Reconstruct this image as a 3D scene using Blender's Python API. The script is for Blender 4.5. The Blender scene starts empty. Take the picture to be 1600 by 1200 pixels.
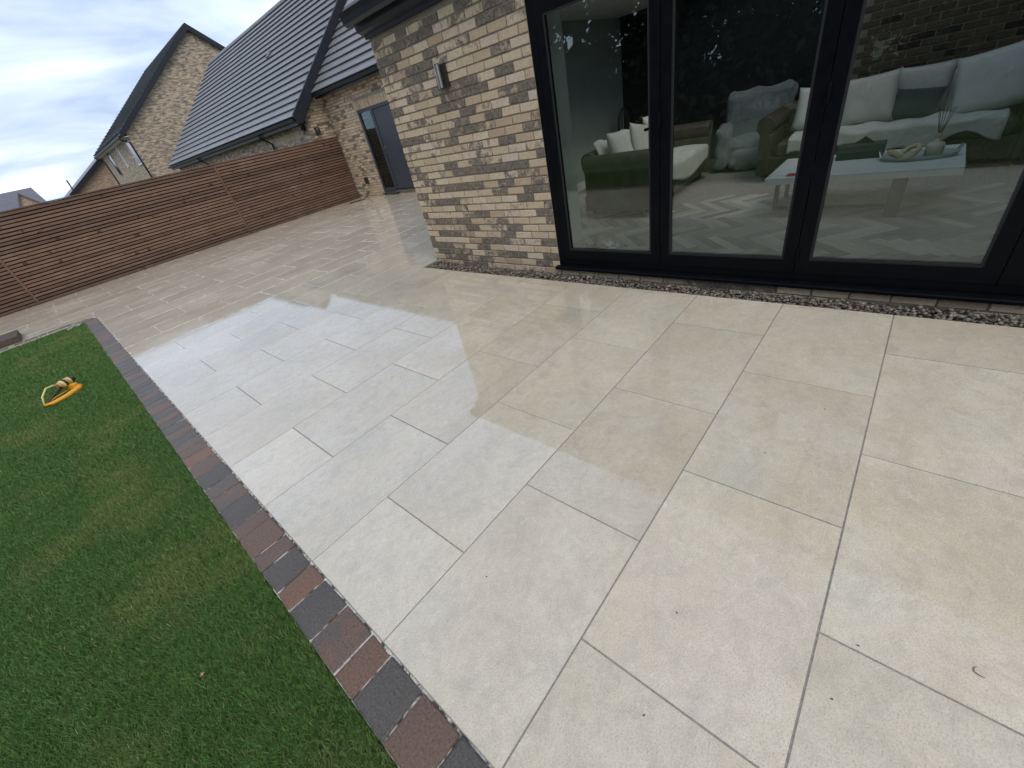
import bpy, bmesh, math, random
import numpy as np
from mathutils import Matrix, Vector
random.seed(7); rng = np.random.default_rng(7)
scene = bpy.context.scene
COL = scene.collection
R_ = math.radians

# ------------------------------------------------------------------ camera
cam = bpy.data.cameras.new('camera'); cam_o = bpy.data.objects.new('camera', cam); COL.objects.link(cam_o)
RC = ((0.6314, -0.7499, -0.1973), (-0.5365, -0.2388, -0.8094), (0.5598, 0.6169, -0.5532))   # rows: right, down, forward
CAM = Vector((-0.029, -6.5344, 1.5536))
r, d, f = (Vector(v).normalized() for v in RC)
d = (d - r * d.dot(r)).normalized(); f = r.cross(d)
M = Matrix((( r.x, -d.x, -f.x, CAM.x), (r.y, -d.y, -f.y, CAM.y), (r.z, -d.z, -f.z, CAM.z), (0, 0, 0, 1)))
cam_o.matrix_world = M
cam.sensor_width = 36; cam.lens = 36 * 635.58 / 1600; cam.clip_start = 0.02; cam.clip_end = 3000
scene.camera = cam_o

# ------------------------------------------------------------------ sky, sun, exposure
SUN_EL, SUN_AZ = R_(50), R_(212)          # azimuth clockwise from +Y
world = bpy.data.worlds.new('World'); scene.world = world; world.use_nodes = True
nt = world.node_tree; nt.nodes.clear()
def wn(t, **k):
    n = nt.nodes.new(t)
    for a, b in k.items(): setattr(n, a, b)
    return n
L = nt.links.new
tc = wn('ShaderNodeTexCoord'); sep = wn('ShaderNodeSeparateXYZ'); L(tc.outputs['Generated'], sep.inputs[0])
az = wn('ShaderNodeMath', operation='ABSOLUTE'); L(sep.outputs['Z'], az.inputs[0])
ad = wn('ShaderNodeMath', operation='ADD'); L(az.outputs[0], ad.inputs[0]); ad.inputs[1].default_value = 0.16
dx = wn('ShaderNodeMath', operation='DIVIDE'); L(sep.outputs['X'], dx.inputs[0]); L(ad.outputs[0], dx.inputs[1])
dy = wn('ShaderNodeMath', operation='DIVIDE'); L(sep.outputs['Y'], dy.inputs[0]); L(ad.outputs[0], dy.inputs[1])
cmb = wn('ShaderNodeCombineXYZ'); L(dx.outputs[0], cmb.inputs[0]); L(dy.outputs[0], cmb.inputs[1])
n1 = wn('ShaderNodeTexNoise'); n1.inputs['Scale'].default_value = 0.95; n1.inputs['Detail'].default_value = 7; n1.inputs['Roughness'].default_value = 0.52; n1.inputs['Distortion'].default_value = 0.5
L(cmb.outputs[0], n1.inputs['Vector'])
n2 = wn('ShaderNodeTexNoise'); n2.inputs['Scale'].default_value = 0.32; n2.inputs['Detail'].default_value = 4
L(cmb.outputs[0], n2.inputs['Vector'])
mx = wn('ShaderNodeMix'); mx.data_type = 'FLOAT'; mx.inputs[0].default_value = 0.45; L(n1.outputs['Fac'], mx.inputs[2]); L(n2.outputs['Fac'], mx.inputs[3])
cr = wn('ShaderNodeValToRGB'); L(mx.outputs[0], cr.inputs[0])
cr.color_ramp.elements[0].position = 0.45; cr.color_ramp.elements[0].color = (0.36, 0.455, 0.63, 1)
cr.color_ramp.elements[1].position = 0.64; cr.color_ramp.elements[1].color = (1.06, 1.06, 1.06, 1)
e = cr.color_ramp.elements.new(0.53); e.color = (0.60, 0.69, 0.86, 1)
sky = wn('ShaderNodeTexSky'); sky.sky_type = 'NISHITA'; sky.sun_disc = False; sky.sun_elevation = SUN_EL; sky.sun_rotation = SUN_AZ; sky.air_density = 1.2; sky.dust_density = 1.5
bg1 = wn('ShaderNodeBackground'); bg1.inputs['Strength'].default_value = 0.10; L(sky.outputs[0], bg1.inputs['Color'])
bg2 = wn('ShaderNodeBackground'); bg2.inputs['Strength'].default_value = 1.32; L(cr.outputs['Color'], bg2.inputs['Color'])
ms = wn('ShaderNodeMixShader'); ms.inputs[0].default_value = 0.86; L(bg1.outputs[0], ms.inputs[1]); L(bg2.outputs[0], ms.inputs[2])
wo = wn('ShaderNodeOutputWorld'); L(ms.outputs[0], wo.inputs['Surface'])
sun = bpy.data.lights.new('sun', 'SUN'); sun.energy = 1.1; sun.angle = R_(35); sun.color = (1, 0.90, 0.76)
sun_o = bpy.data.objects.new('sun', sun); COL.objects.link(sun_o)
sd = Vector((math.sin(SUN_AZ) * math.cos(SUN_EL), math.cos(SUN_AZ) * math.cos(SUN_EL), math.sin(SUN_EL)))
sun_o.rotation_euler = sd.to_track_quat('Z', 'Y').to_euler()
vs = scene.view_settings; vs.view_transform = 'Standard'; vs.look = 'None'; vs.exposure = 0.24; vs.gamma = 1.0; vs.use_curve_mapping = False
scene.cycles.use_denoising = True
scene.cycles.max_bounces = 8; scene.cycles.transparent_max_bounces = 12; scene.cycles.glossy_bounces = 4

# ------------------------------------------------------------------ helpers
def new_obj(name, me, mat=None, parent=None):
    o = bpy.data.objects.new(name, me); COL.objects.link(o)
    if mat is not None and me is not None and not me.materials: me.materials.append(mat)
    if parent is not None: o.parent = parent
    return o
def empty(name, loc=(0, 0, 0), rz=0):
    o = bpy.data.objects.new(name, None); COL.objects.link(o); o.location = loc; o.rotation_euler = (0, 0, rz); o.empty_display_size = 0.1
    return o
def tag(o, label=None, cat=None, group=None, kind=None):
    if label: o['label'] = label
    if cat: o['category'] = cat
    if group: o['group'] = group
    if kind: o['kind'] = kind
    return o

class MB:
    """collects polygons; build() links them as one mesh"""
    def __init__(s): s.v = []; s.f = []; s.c = []
    def add(s, vs_, fs, col=None):
        b = len(s.v); s.v += [tuple(p) for p in vs_]; s.f += [tuple(i + b for i in q) for q in fs]
        if col is not None: s.c += [col] * len(vs_)
        return s
    def box(s, x0, x1, y0, y1, z0, z1, col=None):
        return s.add([(x0, y0, z0), (x1, y0, z0), (x1, y1, z0), (x0, y1, z0), (x0, y0, z1), (x1, y0, z1), (x1, y1, z1), (x0, y1, z1)],
                     [(0, 3, 2, 1), (4, 5, 6, 7), (0, 1, 5, 4), (1, 2, 6, 5), (2, 3, 7, 6), (3, 0, 4, 7)], col)
    def prism(s, poly, axis, a0, a1, col=None):
        """poly: 2D points; axis 0: (y,z) along x; 1: (x,z) along y; 2: (x,y) along z"""
        def p3(p, a): return (a, p[0], p[1]) if axis == 0 else ((p[0], a, p[1]) if axis == 1 else (p[0], p[1], a))
        n = len(poly)
        return s.add([p3(p, a0) for p in poly] + [p3(p, a1) for p in poly],
                     [tuple(range(n))[::-1], tuple(range(n, 2 * n))] + [(i, (i + 1) % n, n + (i + 1) % n, n + i) for i in range(n)], col)
    def tube(s, pts, rad, n=10, caps=True, col=None):
        pts = [Vector(p) for p in pts]; m = len(pts)
        rads = rad if isinstance(rad, (list, tuple)) else [rad] * m
        vs_, fs = [], []; up = None
        for i, p in enumerate(pts):
            t = (pts[min(i + 1, m - 1)] - pts[max(i - 1, 0)]).normalized()
            if up is None: up = t.orthogonal().normalized()
            up = (up - t * up.dot(t)).normalized(); w = t.cross(up)
            vs_ += [p + (up * math.cos(2 * math.pi * k / n) + w * math.sin(2 * math.pi * k / n)) * rads[i] for k in range(n)]
        for i in range(m - 1):
            fs += [(i * n + k, i * n + (k + 1) % n, (i + 1) * n + (k + 1) % n, (i + 1) * n + k) for k in range(n)]
        if caps: fs += [tuple(range(n))[::-1], tuple(range((m - 1) * n, m * n))]
        return s.add(vs_, fs, col)
    def lathe(s, prof, c=(0, 0, 0), n=20, col=None):
        vs_ = [(c[0] + r_ * math.cos(2 * math.pi * k / n), c[1] + r_ * math.sin(2 * math.pi * k / n), c[2] + z) for r_, z in prof for k in range(n)]
        fs = [(i * n + k, i * n + (k + 1) % n, (i + 1) * n + (k + 1) % n, (i + 1) * n + k) for i in range(len(prof) - 1) for k in range(n)]
        fs += [tuple(range(n))[::-1], tuple(range((len(prof) - 1) * n, len(prof) * n))]
        return s.add(vs_, fs, col)
    def mesh(s, name, bevel=0, seg=2, smooth=False):
        me = bpy.data.meshes.new(name); me.from_pydata(s.v, [], s.f); me.update()
        bm = bmesh.new(); bm.from_mesh(me); bmesh.ops.recalc_face_normals(bm, faces=bm.faces)
        if bevel: bmesh.ops.bevel(bm, geom=list(bm.edges), offset=bevel, segments=seg, affect='EDGES', profile=0.6, clamp_overlap=True)
        bm.to_mesh(me); bm.free()
        if s.c and not bevel:
            a = me.color_attributes.new('tint', 'FLOAT_COLOR', 'POINT')
            a.data.foreach_set('color', np.array([list(c) + [1] for c in s.c], np.float32).ravel())
        if smooth: me.polygons.foreach_set('use_smooth', [True] * len(me.polygons))
        return me
    def build(s, name, mat=None, parent=None, bevel=0, seg=2, smooth=False):
        return new_obj(name, s.mesh(name, bevel, seg, smooth), mat, parent)

def grid_sheet(name, fn, nu, nv, mat, parent=None, thick=0.012, subsurf=0):
    v = [fn(i / nu, j / nv) for i in range(nu + 1) for j in range(nv + 1)]
    fs = [(i * (nv + 1) + j, i * (nv + 1) + j + 1, (i + 1) * (nv + 1) + j + 1, (i + 1) * (nv + 1) + j) for i in range(nu) for j in range(nv)]
    me = bpy.data.meshes.new(name); me.from_pydata(v, [], fs); me.update(); me.polygons.foreach_set('use_smooth', [True] * len(fs))
    o = new_obj(name, me, mat, parent)
    if thick:
        m = o.modifiers.new('solid', 'SOLIDIFY'); m.thickness = thick; m.offset = 0
    return o

# ------------------------------------------------------------------ materials
class Mat:
    def __init__(s, name):
        s.m = bpy.data.materials.new(name); s.m.use_nodes = True; s.t = s.m.node_tree
        s.b = s.t.nodes['Principled BSDF']; s.out = s.t.nodes['Material Output']
    def n(s, t, **k):
        q = s.t.nodes.new('ShaderNode' + t)
        for a, b in k.items():
            if a.startswith('i_'): q.inputs[a[2:].replace('_', ' ')].default_value = b
            else: setattr(q, a, b)
        return q
    def l(s, a, b): s.t.links.new(a, b); return s
    def noise(s, vec, scale, detail=4, rough=0.55, dist=0.0):
        q = s.n('TexNoise'); q.inputs['Scale'].default_value = scale; q.inputs['Detail'].default_value = detail; q.inputs['Roughness'].default_value = rough; q.inputs['Distortion'].default_value = dist
        if vec is not None: s.l(vec, q.inputs['Vector'])
        return q.outputs['Fac']
    def ramp(s, fac, stops, interp='LINEAR'):
        q = s.n('ValToRGB'); q.color_ramp.interpolation = interp
        while len(q.color_ramp.elements) < len(stops): q.color_ramp.elements.new(0.5)
        for e_, (p, c) in zip(q.color_ramp.elements, stops):
            e_.position = p; e_.color = (c, c, c, 1) if isinstance(c, (int, float)) else (*c, 1)
        s.l(fac, q.inputs[0]); return q.outputs['Color']
    def mix(s, fac, a, b, mode='MIX'):
        q = s.n('Mix'); q.data_type = 'RGBA'; q.blend_type = mode
        for sock, val in ((q.inputs[0], fac), (q.inputs[6], a), (q.inputs[7], b)):
            if hasattr(val, 'is_output'): s.l(val, sock)
            elif isinstance(val, (int, float)): sock.default_value = val if sock.type == 'VALUE' else (val, val, val, 1)
            else: sock.default_value = (*val, 1)
        return q.outputs[2]
    def math(s, op, a, b=0.0, c=None):
        q = s.n('Math', operation=op)
        for sock, val in zip(q.inputs, (a, b, c)):
            if val is None: continue
            if hasattr(val, 'is_output'): s.l(val, sock)
            else: sock.default_value = val
        return q.outputs[0]
    def vadd(s, a, b, op='ADD'):
        q = s.n('VectorMath', operation=op)
        for sock, val in zip(q.inputs, (a, b)):
            if hasattr(val, 'is_output'): s.l(val, sock)
            else: sock.default_value = val
        return q.outputs[0]
    def pos(s): return s.n('NewGeometry').outputs['Position']
    def objco(s): return s.n('TexCoord').outputs['Object']
    def oinfo(s):
        q = s.n('ObjectInfo'); return q
    def bump(s, h, strength=0.3, dist=0.01, target='Normal'):
        q = s.n('Bump'); q.inputs['Strength'].default_value = strength; q.inputs['Distance'].default_value = dist; s.l(h, q.inputs['Height']); s.l(q.outputs[0], s.b.inputs[target]); return q
    def set(s, **k):
        for a, b in k.items():
            sock = s.b.inputs[a.replace('_', ' ')]
            if hasattr(b, 'is_output'): s.l(b, sock)
            elif isinstance(b, tuple) and len(b) == 3: sock.default_value = (*b, 1)
            else: sock.default_value = b
        return s
def plain(name, col, rough=0.5, metal=0.0, var=0.12, scale=8.0, bump=0.0, bscale=60.0, **k):
    m = Mat(name); p = m.objco()
    nz = m.noise(p, scale, 5, 0.6)
    lo = tuple(c * (1 - var) for c in col); hi = tuple(min(1, c * (1 + var)) for c in col)
    m.set(Base_Color=m.ramp(nz, [(0.3, lo), (0.7, hi)]), Metallic=metal)
    m.set(Roughness=m.math('MULTIPLY_ADD', nz, 0.16, rough - 0.08))
    if bump: m.bump(m.noise(p, bscale, 4, 0.65), bump, 0.004)
    if k: m.set(**k)
    return m.m

# --- porcelain slab, wet
def slab_material():
    m = Mat('wet_porcelain_slab'); oi = m.oinfo(); p = m.pos()
    sd_ = m.n('CombineXYZ'); m.l(m.math('MULTIPLY', oi.outputs['Random'], 40.0), sd_.inputs[0]); m.l(m.math('MULTIPLY', oi.outputs['Random'], 17.0), sd_.inputs[2])
    q = m.vadd(p, sd_.outputs[0])
    big = m.noise(q, 1.5, 3, 0.5, 0.4)
    hue = m.noise(m.vadd(q, (5.0, 3.0, 9.0)), 1.9, 2, 0.5)
    mid = m.noise(q, 9.0, 6, 0.68, 0.6)
    mp = m.n('Mapping'); mp.inputs['Scale'].default_value = (2.6, 5.0, 1.0); mp.inputs['Rotation'].default_value = (0, 0, 0.9); m.l(q, mp.inputs['Vector'])
    streak = m.noise(mp.outputs[0], 2.2, 6, 0.62, 0.8)
    fine = m.noise(p, 190.0, 4, 0.8); vein = m.noise(m.vadd(q, (2.0, 7.0, 1.0)), 3.2, 7, 0.7, 2.2)
    c = m.ramp(big, [(0.30, (0.540, 0.455, 0.320)), (0.5, (0.620, 0.535, 0.390)), (0.72, (0.655, 0.585, 0.455))])
    c = m.mix(m.ramp(hue, [(0.54, 0.0), (0.76, 0.55)]), c, (0.60, 0.51, 0.43))
    c = m.mix(m.ramp(hue, [(0.26, 0.45), (0.44, 0.0)]), c, (0.535, 0.515, 0.425))
    c = m.mix(m.ramp(streak, [(0.36, 0.30), (0.50, 0.0)]), c, (0.42, 0.375, 0.295))
    c = m.mix(m.ramp(streak, [(0.60, 0.0), (0.80, 0.30)]), c, (0.72, 0.68, 0.60))
    c = m.mix(m.ramp(mid, [(0.34, 0.38), (0.5, 0.0)]), c, (0.43, 0.375, 0.29))
    c = m.mix(m.ramp(fine, [(0.36, 0.75), (0.5, 0.0)]), c, (0.33, 0.29, 0.22))
    c = m.mix(m.ramp(fine, [(0.55, 0.0), (0.70, 0.40)]), c, (0.78, 0.74, 0.65))
    mot = m.noise(m.vadd(q, (9.0, 2.0, 4.0)), 26.0, 5, 0.72, 0.8)
    c = m.mix(m.ramp(mot, [(0.36, 0.32), (0.50, 0.0)]), c, (0.44, 0.375, 0.27))
    c = m.mix(m.ramp(mot, [(0.56, 0.0), (0.70, 0.35)]), c, (0.74, 0.69, 0.59))
    c = m.mix(m.ramp(vein, [(0.47, 0.0), (0.5, 0.15), (0.53, 0.0)]), c, (0.72, 0.68, 0.60))
    # whitish smears beside the joints of the far part
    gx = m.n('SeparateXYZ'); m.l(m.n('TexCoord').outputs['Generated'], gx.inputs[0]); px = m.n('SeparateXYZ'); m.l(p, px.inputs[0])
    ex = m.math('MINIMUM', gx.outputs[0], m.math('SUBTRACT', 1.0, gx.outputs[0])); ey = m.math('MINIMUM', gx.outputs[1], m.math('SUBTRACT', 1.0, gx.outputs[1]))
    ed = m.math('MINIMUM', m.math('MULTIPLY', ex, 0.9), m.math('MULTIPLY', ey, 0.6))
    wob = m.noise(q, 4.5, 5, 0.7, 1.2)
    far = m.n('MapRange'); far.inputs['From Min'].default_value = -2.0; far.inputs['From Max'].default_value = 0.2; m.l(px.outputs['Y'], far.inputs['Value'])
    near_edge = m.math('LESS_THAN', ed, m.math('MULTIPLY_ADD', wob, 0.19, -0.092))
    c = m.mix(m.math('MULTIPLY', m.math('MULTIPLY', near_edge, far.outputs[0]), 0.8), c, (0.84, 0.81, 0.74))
    tone = m.math('MULTIPLY_ADD', oi.outputs['Random'], 0.11, 0.93)
    cc = m.n('CombineColor'); [m.l(tone, cc.inputs[i]) for i in range(3)]
    c = m.mix(1.0, c, cc.outputs[0], 'MULTIPLY')
    m.set(Base_Color=c, Roughness=0.62, Specular_IOR_Level=0.3)
    h = m.math('MULTIPLY_ADD', fine, 0.35, m.math('MULTIPLY_ADD', streak, 1.3, mid))
    m.bump(h, 0.35, 0.0022)
    # water film: smooth but following the riven face a little, thinner in patches
    wet = m.noise(p, 0.9, 4, 0.55, 0.3)
    py = m.n('SeparateXYZ'); m.l(p, py.inputs[0])
    damp = m.n('MapRange'); damp.interpolation_type = 'SMOOTHSTEP'; damp.inputs['From Min'].default_value = -6.1; damp.inputs['From Max'].default_value = -4.6; damp.inputs['To Min'].default_value = 0.30
    m.l(m.math('MULTIPLY_ADD', py.outputs['X'], -0.22, m.math('MULTIPLY_ADD', wet, 0.8, py.outputs['Y'])), damp.inputs['Value'])
    m.set(Coat_Weight=m.math('MULTIPLY', m.ramp(wet, [(0.30, 0.75), (0.5, 1.0)]), damp.outputs[0]), Coat_IOR=2.2)
    m.set(Coat_Roughness=m.math('MULTIPLY_ADD', m.ramp(wet, [(0.35, 1.0), (0.6, 0.0)]), 0.05, 0.016))
    bc = m.bump(m.math('MULTIPLY_ADD', m.noise(p, 42.0, 3, 0.6), 0.30, m.math('MULTIPLY_ADD', streak, 0.8, mid)), 0.06, 0.0012, 'Coat Normal'); m.l(m.math('MULTIPLY_ADD', far.outputs[0], 0.14, 0.07), bc.inputs['Strength'])
    return m.m
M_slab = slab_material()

def grout_material():
    m = Mat('patio_grout'); p = m.pos(); a = m.noise(p, 3.0, 5, 0.6); b = m.noise(p, 60, 4, 0.7)
    c = m.ramp(b, [(0.3, (0.18, 0.167, 0.145)), (0.7, (0.31, 0.29, 0.255))])
    # whitish patches in the joints of the far part
    sx = m.n('SeparateXYZ'); m.l(p, sx.inputs[0])
    far = m.n('MapRange'); far.inputs['From Min'].default_value = -2.6; far.inputs['From Max'].default_value = 0.5; m.l(sx.outputs['Y'], far.inputs['Value'])
    c = m.mix(m.math('MULTIPLY', m.ramp(a, [(0.46, 0.0), (0.60, 0.9)]), far.outputs[0]), c, (0.62, 0.60, 0.54))
    m.set(Base_Color=c, Roughness=0.75); m.bump(b, 0.4, 0.003); return m.m
M_grout = grout_material()

def brick_material(name, attr, mult=1.0):
    m = Mat(name)
    if attr:
        t = m.n('Attribute'); t.attribute_name = 'tint'; col = t.outputs['Color']; co = m.pos()
    else:
        oi = m.oinfo(); col = oi.outputs['Color']; co = m.objco()
    s = m.n('SeparateColor'); m.l(col, s.inputs[0])
    off = m.n('CombineXYZ'); m.l(m.math('MULTIPLY', s.outputs[2], 60.0), off.inputs[0]); m.l(m.math('MULTIPLY', s.outputs[2], 23.0), off.inputs[1])
    q = m.vadd(co, off.outputs[0])
    n_big = m.noise(q, 11.0, 5, 0.66, 0.9); n_f = m.noise(q, 85.0, 4, 0.7); n_m = m.noise(q, 32.0, 4, 0.65, 0.5)
    base = m.ramp(s.outputs[0], [(0.0, (0.40, 0.275, 0.20)), (0.25, (0.48, 0.36, 0.245)), (0.6, (0.58, 0.465, 0.315)), (0.85, (0.62, 0.515, 0.37)), (1.0, (0.60, 0.49, 0.385))])
    base = m.mix(m.ramp(n_m, [(0.3, 0.5), (0.55, 0.0)]), base, (0.36, 0.27, 0.18))
    base = m.mix(m.ramp(n_f, [(0.60, 0.0), (0.78, 0.5)]), base, (0.70, 0.61, 0.47))
    base = m.mix(m.ramp(n_f, [(0.26, 0.6), (0.42, 0.0)]), base, (0.18, 0.13, 0.09))
    # kiln-flashed dark face, amount per brick
    dark = m.math('ADD', n_big, m.math('MULTIPLY_ADD', s.outputs[1], 0.66, -0.31))
    dark = m.math('ADD', dark, m.math('MULTIPLY_ADD', n_m, 0.22, -0.11))
    fl = m.ramp(n_m, [(0.35, (0.080, 0.070, 0.060)), (0.65, (0.22, 0.185, 0.148))])
    c = m.mix(m.ramp(dark, [(0.50, 0.0), (0.66, 0.93)]), base, fl)
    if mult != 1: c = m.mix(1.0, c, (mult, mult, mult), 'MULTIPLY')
    m.set(Base_Color=c, Roughness=0.86, Specular_IOR_Level=0.25)
    m.bump(m.math('MULTIPLY_ADD', n_f, 0.5, n_m), 0.8, 0.006); return m.m
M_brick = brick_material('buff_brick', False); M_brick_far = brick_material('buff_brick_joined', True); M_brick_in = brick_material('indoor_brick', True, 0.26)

def mortar_material(name, a, b):
    m = Mat(name); p = m.pos(); n_ = m.noise(p, 70, 5, 0.7); g = m.noise(p, 3, 3)
    m.set(Base_Color=m.mix(m.ramp(g, [(0.4, 0.0), (0.7, 0.5)]), m.ramp(n_, [(0.3, a), (0.7, b)]), tuple(x * 0.75 for x in a)), Roughness=0.95); m.bump(n_, 0.7, 0.004); return m.m
M_mortar = mortar_material('wall_mortar', (0.22, 0.19, 0.145), (0.33, 0.295, 0.23))
def bedding_material():
    m = Mat('kerb_bedding'); p = m.pos(); a = m.noise(p, 16, 4, 0.65); b = m.noise(p, 90, 4, 0.7)
    c = m.mix(m.ramp(a, [(0.44, 0.0), (0.54, 1.0)]), m.ramp(b, [(0.3, (0.03, 0.027, 0.022)), (0.7, (0.10, 0.09, 0.075))]), m.ramp(b, [(0.3, (0.38, 0.36, 0.32)), (0.7, (0.66, 0.63, 0.57))]))
    m.set(Base_Color=c, Roughness=0.95); m.bump(b, 0.8, 0.006); return m.m
M_bedding = bedding_material()

def far_brick_material(name, light, dark, warm):
    m = Mat(name); tcg = m.n('NewGeometry'); p = tcg.outputs['Position']
    sx = m.n('SeparateXYZ'); m.l(p, sx.inputs[0]); v = m.n('CombineXYZ'); m.l(m.math('ADD', sx.outputs['X'], sx.outputs['Y']), v.inputs[0]); m.l(sx.outputs['Z'], v.inputs[1])
    b = m.n('TexBrick'); m.l(v.outputs[0], b.inputs['Vector'])
    b.inputs['Color1'].default_value = (*light, 1); b.inputs['Color2'].default_value = (*dark, 1); b.inputs['Mortar'].default_value = (0.34, 0.30, 0.24, 1)
    b.inputs['Scale'].default_value = 1.0; b.inputs['Brick Width'].default_value = 0.225; b.inputs['Row Height'].default_value = 0.0765; b.inputs['Mortar Size'].default_value = 0.008; b.inputs['Bias'].default_value = -0.25
    mp = m.n('Mapping'); mp.inputs['Scale'].default_value = (3.6, 13.0, 1); m.l(v.outputs[0], mp.inputs['Vector'])
    n_ = m.noise(mp.outputs[0], 0.9, 4, 0.6)
    c = m.mix(m.ramp(n_, [(0.49, 0.0), (0.57, 0.85)]), b.outputs['Color'], dark)
    c = m.mix(m.ramp(m.noise(p, 1.3, 3), [(0.4, 0.0), (0.7, 0.35)]), c, warm)
    m.set(Base_Color=c, Roughness=0.9); m.bump(b.outputs['Fac'], -0.5, 0.01); return m.m
M_far_brick = far_brick_material('far_buff_brick', (0.56, 0.44, 0.30), (0.13, 0.108, 0.09), (0.44, 0.34, 0.24))
M_far_brick_red = far_brick_material('far_warm_brick', (0.50, 0.36, 0.24), (0.25, 0.17, 0.12), (0.44, 0.31, 0.21))

def roof_material(name, base):
    m = Mat(name); p = m.pos(); n_ = m.noise(p, 1.2, 4, 0.6); fn = m.noise(p, 45, 4, 0.7)
    mp = m.n('Mapping'); mp.inputs['Scale'].default_value = (9.0, 3.3, 9.0); m.l(p, mp.inputs['Vector'])
    w = m.noise(mp.outputs[0], 1.5, 3, 0.6)
    c = m.ramp(w, [(0.32, tuple(x * 0.86 for x in base)), (0.68, tuple(x * 1.12 for x in base))])
    c = m.mix(m.ramp(fn, [(0.32, 0.35), (0.5, 0.0)]), c, tuple(x * 0.6 for x in base))
    oi = m.oinfo(); tn = m.math('MULTIPLY_ADD', oi.outputs['Random'], 0.22, 0.88); cc = m.n('CombineColor'); [m.l(tn, cc.inputs[i]) for i in range(3)]; c = m.mix(1.0, c, cc.outputs[0], 'MULTIPLY')
    c = m.mix(m.ramp(n_, [(0.5, 0.0), (0.7, 0.35)]), c, tuple(x * 0.7 for x in base))
    m.set(Base_Color=c, Roughness=m.math('MULTIPLY_ADD', n_, 0.25, 0.28), Specular_IOR_Level=0.5)
    # side laps of the interlocking tiles
    sx = m.n('SeparateXYZ'); m.l(p, sx.inputs[0])
    fr = m.math('FRACT', m.math('MULTIPLY', sx.outputs['Y'], 3.33)); lap = m.math('LESS_THAN', fr, 0.06)
    m.bump(m.math('MULTIPLY_ADD', fn, 0.3, m.math('MULTIPLY', lap, -0.6)), 0.4, 0.006); return m.m
M_roof = roof_material('grey_roof_tile', (0.175, 0.177, 0.178)); M_roof_dark = roof_material('dark_roof_tile', (0.10, 0.11, 0.122)); M_roof_far = roof_material('far_roof_tile', (0.12, 0.115, 0.125))

M_black_plastic = plain('black_gutter_plastic', (0.010, 0.012, 0.016), 0.34, var=0.25, Specular_IOR_Level=0.3)
M_fascia = plain('dark_grey_fascia_board', (0.016, 0.019, 0.025), 0.42, var=0.2, Specular_IOR_Level=0.3)
M_frame = plain('black_powder_coated_aluminium', (0.0035, 0.0042, 0.006), 0.38, var=0.25, scale=14, bump=0.08, bscale=400, Specular_IOR_Level=0.10)
M_door = plain('anthracite_door_skin', (0.038, 0.045, 0.060), 0.45, var=0.10)
M_steel = plain('brushed_steel', (0.42, 0.41, 0.39), 0.38, 1.0, var=0.1, scale=30)
M_white_upvc = plain('white_window_plastic', (0.75, 0.77, 0.78), 0.35, var=0.05)
M_win_dark = plain('dark_window_frame', (0.06, 0.065, 0.07), 0.4)
M_rubber = plain('black_rubber', (0.01, 0.01, 0.011), 0.7)

def glass_material(name, tint, boost):
    m = Mat(name); m.t.nodes.remove(m.b)
    tr = m.n('BsdfTransparent'); tr.inputs['Color'].default_value = (*tint, 1)
    gl = m.n('BsdfGlossy'); gl.inputs['Roughness'].default_value = 0.0; gl.inputs['Color'].default_value = (0.93, 0.98, 0.96, 1)
    fr = m.n('Fresnel'); fr.inputs['IOR'].default_value = 1.5
    fac = m.math('MINIMUM', m.math('MULTIPLY', fr.outputs[0], boost), 0.95)
    mxs = m.n('MixShader'); m.l(fac, mxs.inputs[0]); m.l(tr.outputs[0], mxs.inputs[1]); m.l(gl.outputs[0], mxs.inputs[2]); m.l(mxs.outputs[0], m.out.inputs['Surface']); return m.m
M_glass = glass_material('double_glazing', (0.92, 0.97, 0.94), 1.6)
M_pane = plain('dark_far_pane', (0.02, 0.025, 0.03), 0.12, var=0.1)
M_glass_far = glass_material('window_glass', (0.62, 0.66, 0.66), 0.8)

def timber_material():
    m = Mat('stained_fence_timber'); oi = m.oinfo(); p = m.pos()
    sx = m.n('CombineXYZ'); m.l(m.math('MULTIPLY', oi.outputs['Random'], 50.0), sx.inputs[0])
    q = m.vadd(p, sx.outputs[0])
    mp = m.n('Mapping'); mp.inputs['Scale'].default_value = (1.3, 16, 22); m.l(q, mp.inputs['Vector'])
    g = m.noise(mp.outputs[0], 3.0, 6, 0.65, 0.6); kn = m.noise(m.vadd(q, (3.0, 1.0, 0.0)), 5.0, 2, 0.5)
    c = m.ramp(g, [(0.3, (0.100, 0.055, 0.035)), (0.55, (0.165, 0.096, 0.063)), (0.75, (0.23, 0.145, 0.102))])
    c = m.mix(m.ramp(kn, [(0.67, 0.0), (0.73, 0.85)]), c, (0.045, 0.02, 0.013))
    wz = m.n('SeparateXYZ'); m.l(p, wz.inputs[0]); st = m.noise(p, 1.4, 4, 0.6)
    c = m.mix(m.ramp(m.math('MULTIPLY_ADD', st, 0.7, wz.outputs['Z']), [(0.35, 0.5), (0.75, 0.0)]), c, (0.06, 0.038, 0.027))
    c = m.mix(m.ramp(st, [(0.55, 0.0), (0.75, 0.35)]), c, (0.27, 0.20, 0.155))
    tone = m.math('MULTIPLY_ADD', oi.outputs['Random'], 0.55, 0.74); cc = m.n('CombineColor'); [m.l(tone, cc.inputs[i]) for i in range(3)]
    m.set(Base_Color=m.mix(1.0, c, cc.outputs[0], 'MULTIPLY'), Roughness=0.72); m.bump(g, 0.5, 0.003); return m.m
M_timber = timber_material()
M_gap_shade = plain('fence_gap_shade', (0.012, 0.008, 0.007), 0.9)
M_sleeper = plain('weathered_brown_timber', (0.085, 0.062, 0.047), 0.8, var=0.35, scale=20, bump=0.5)

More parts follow.
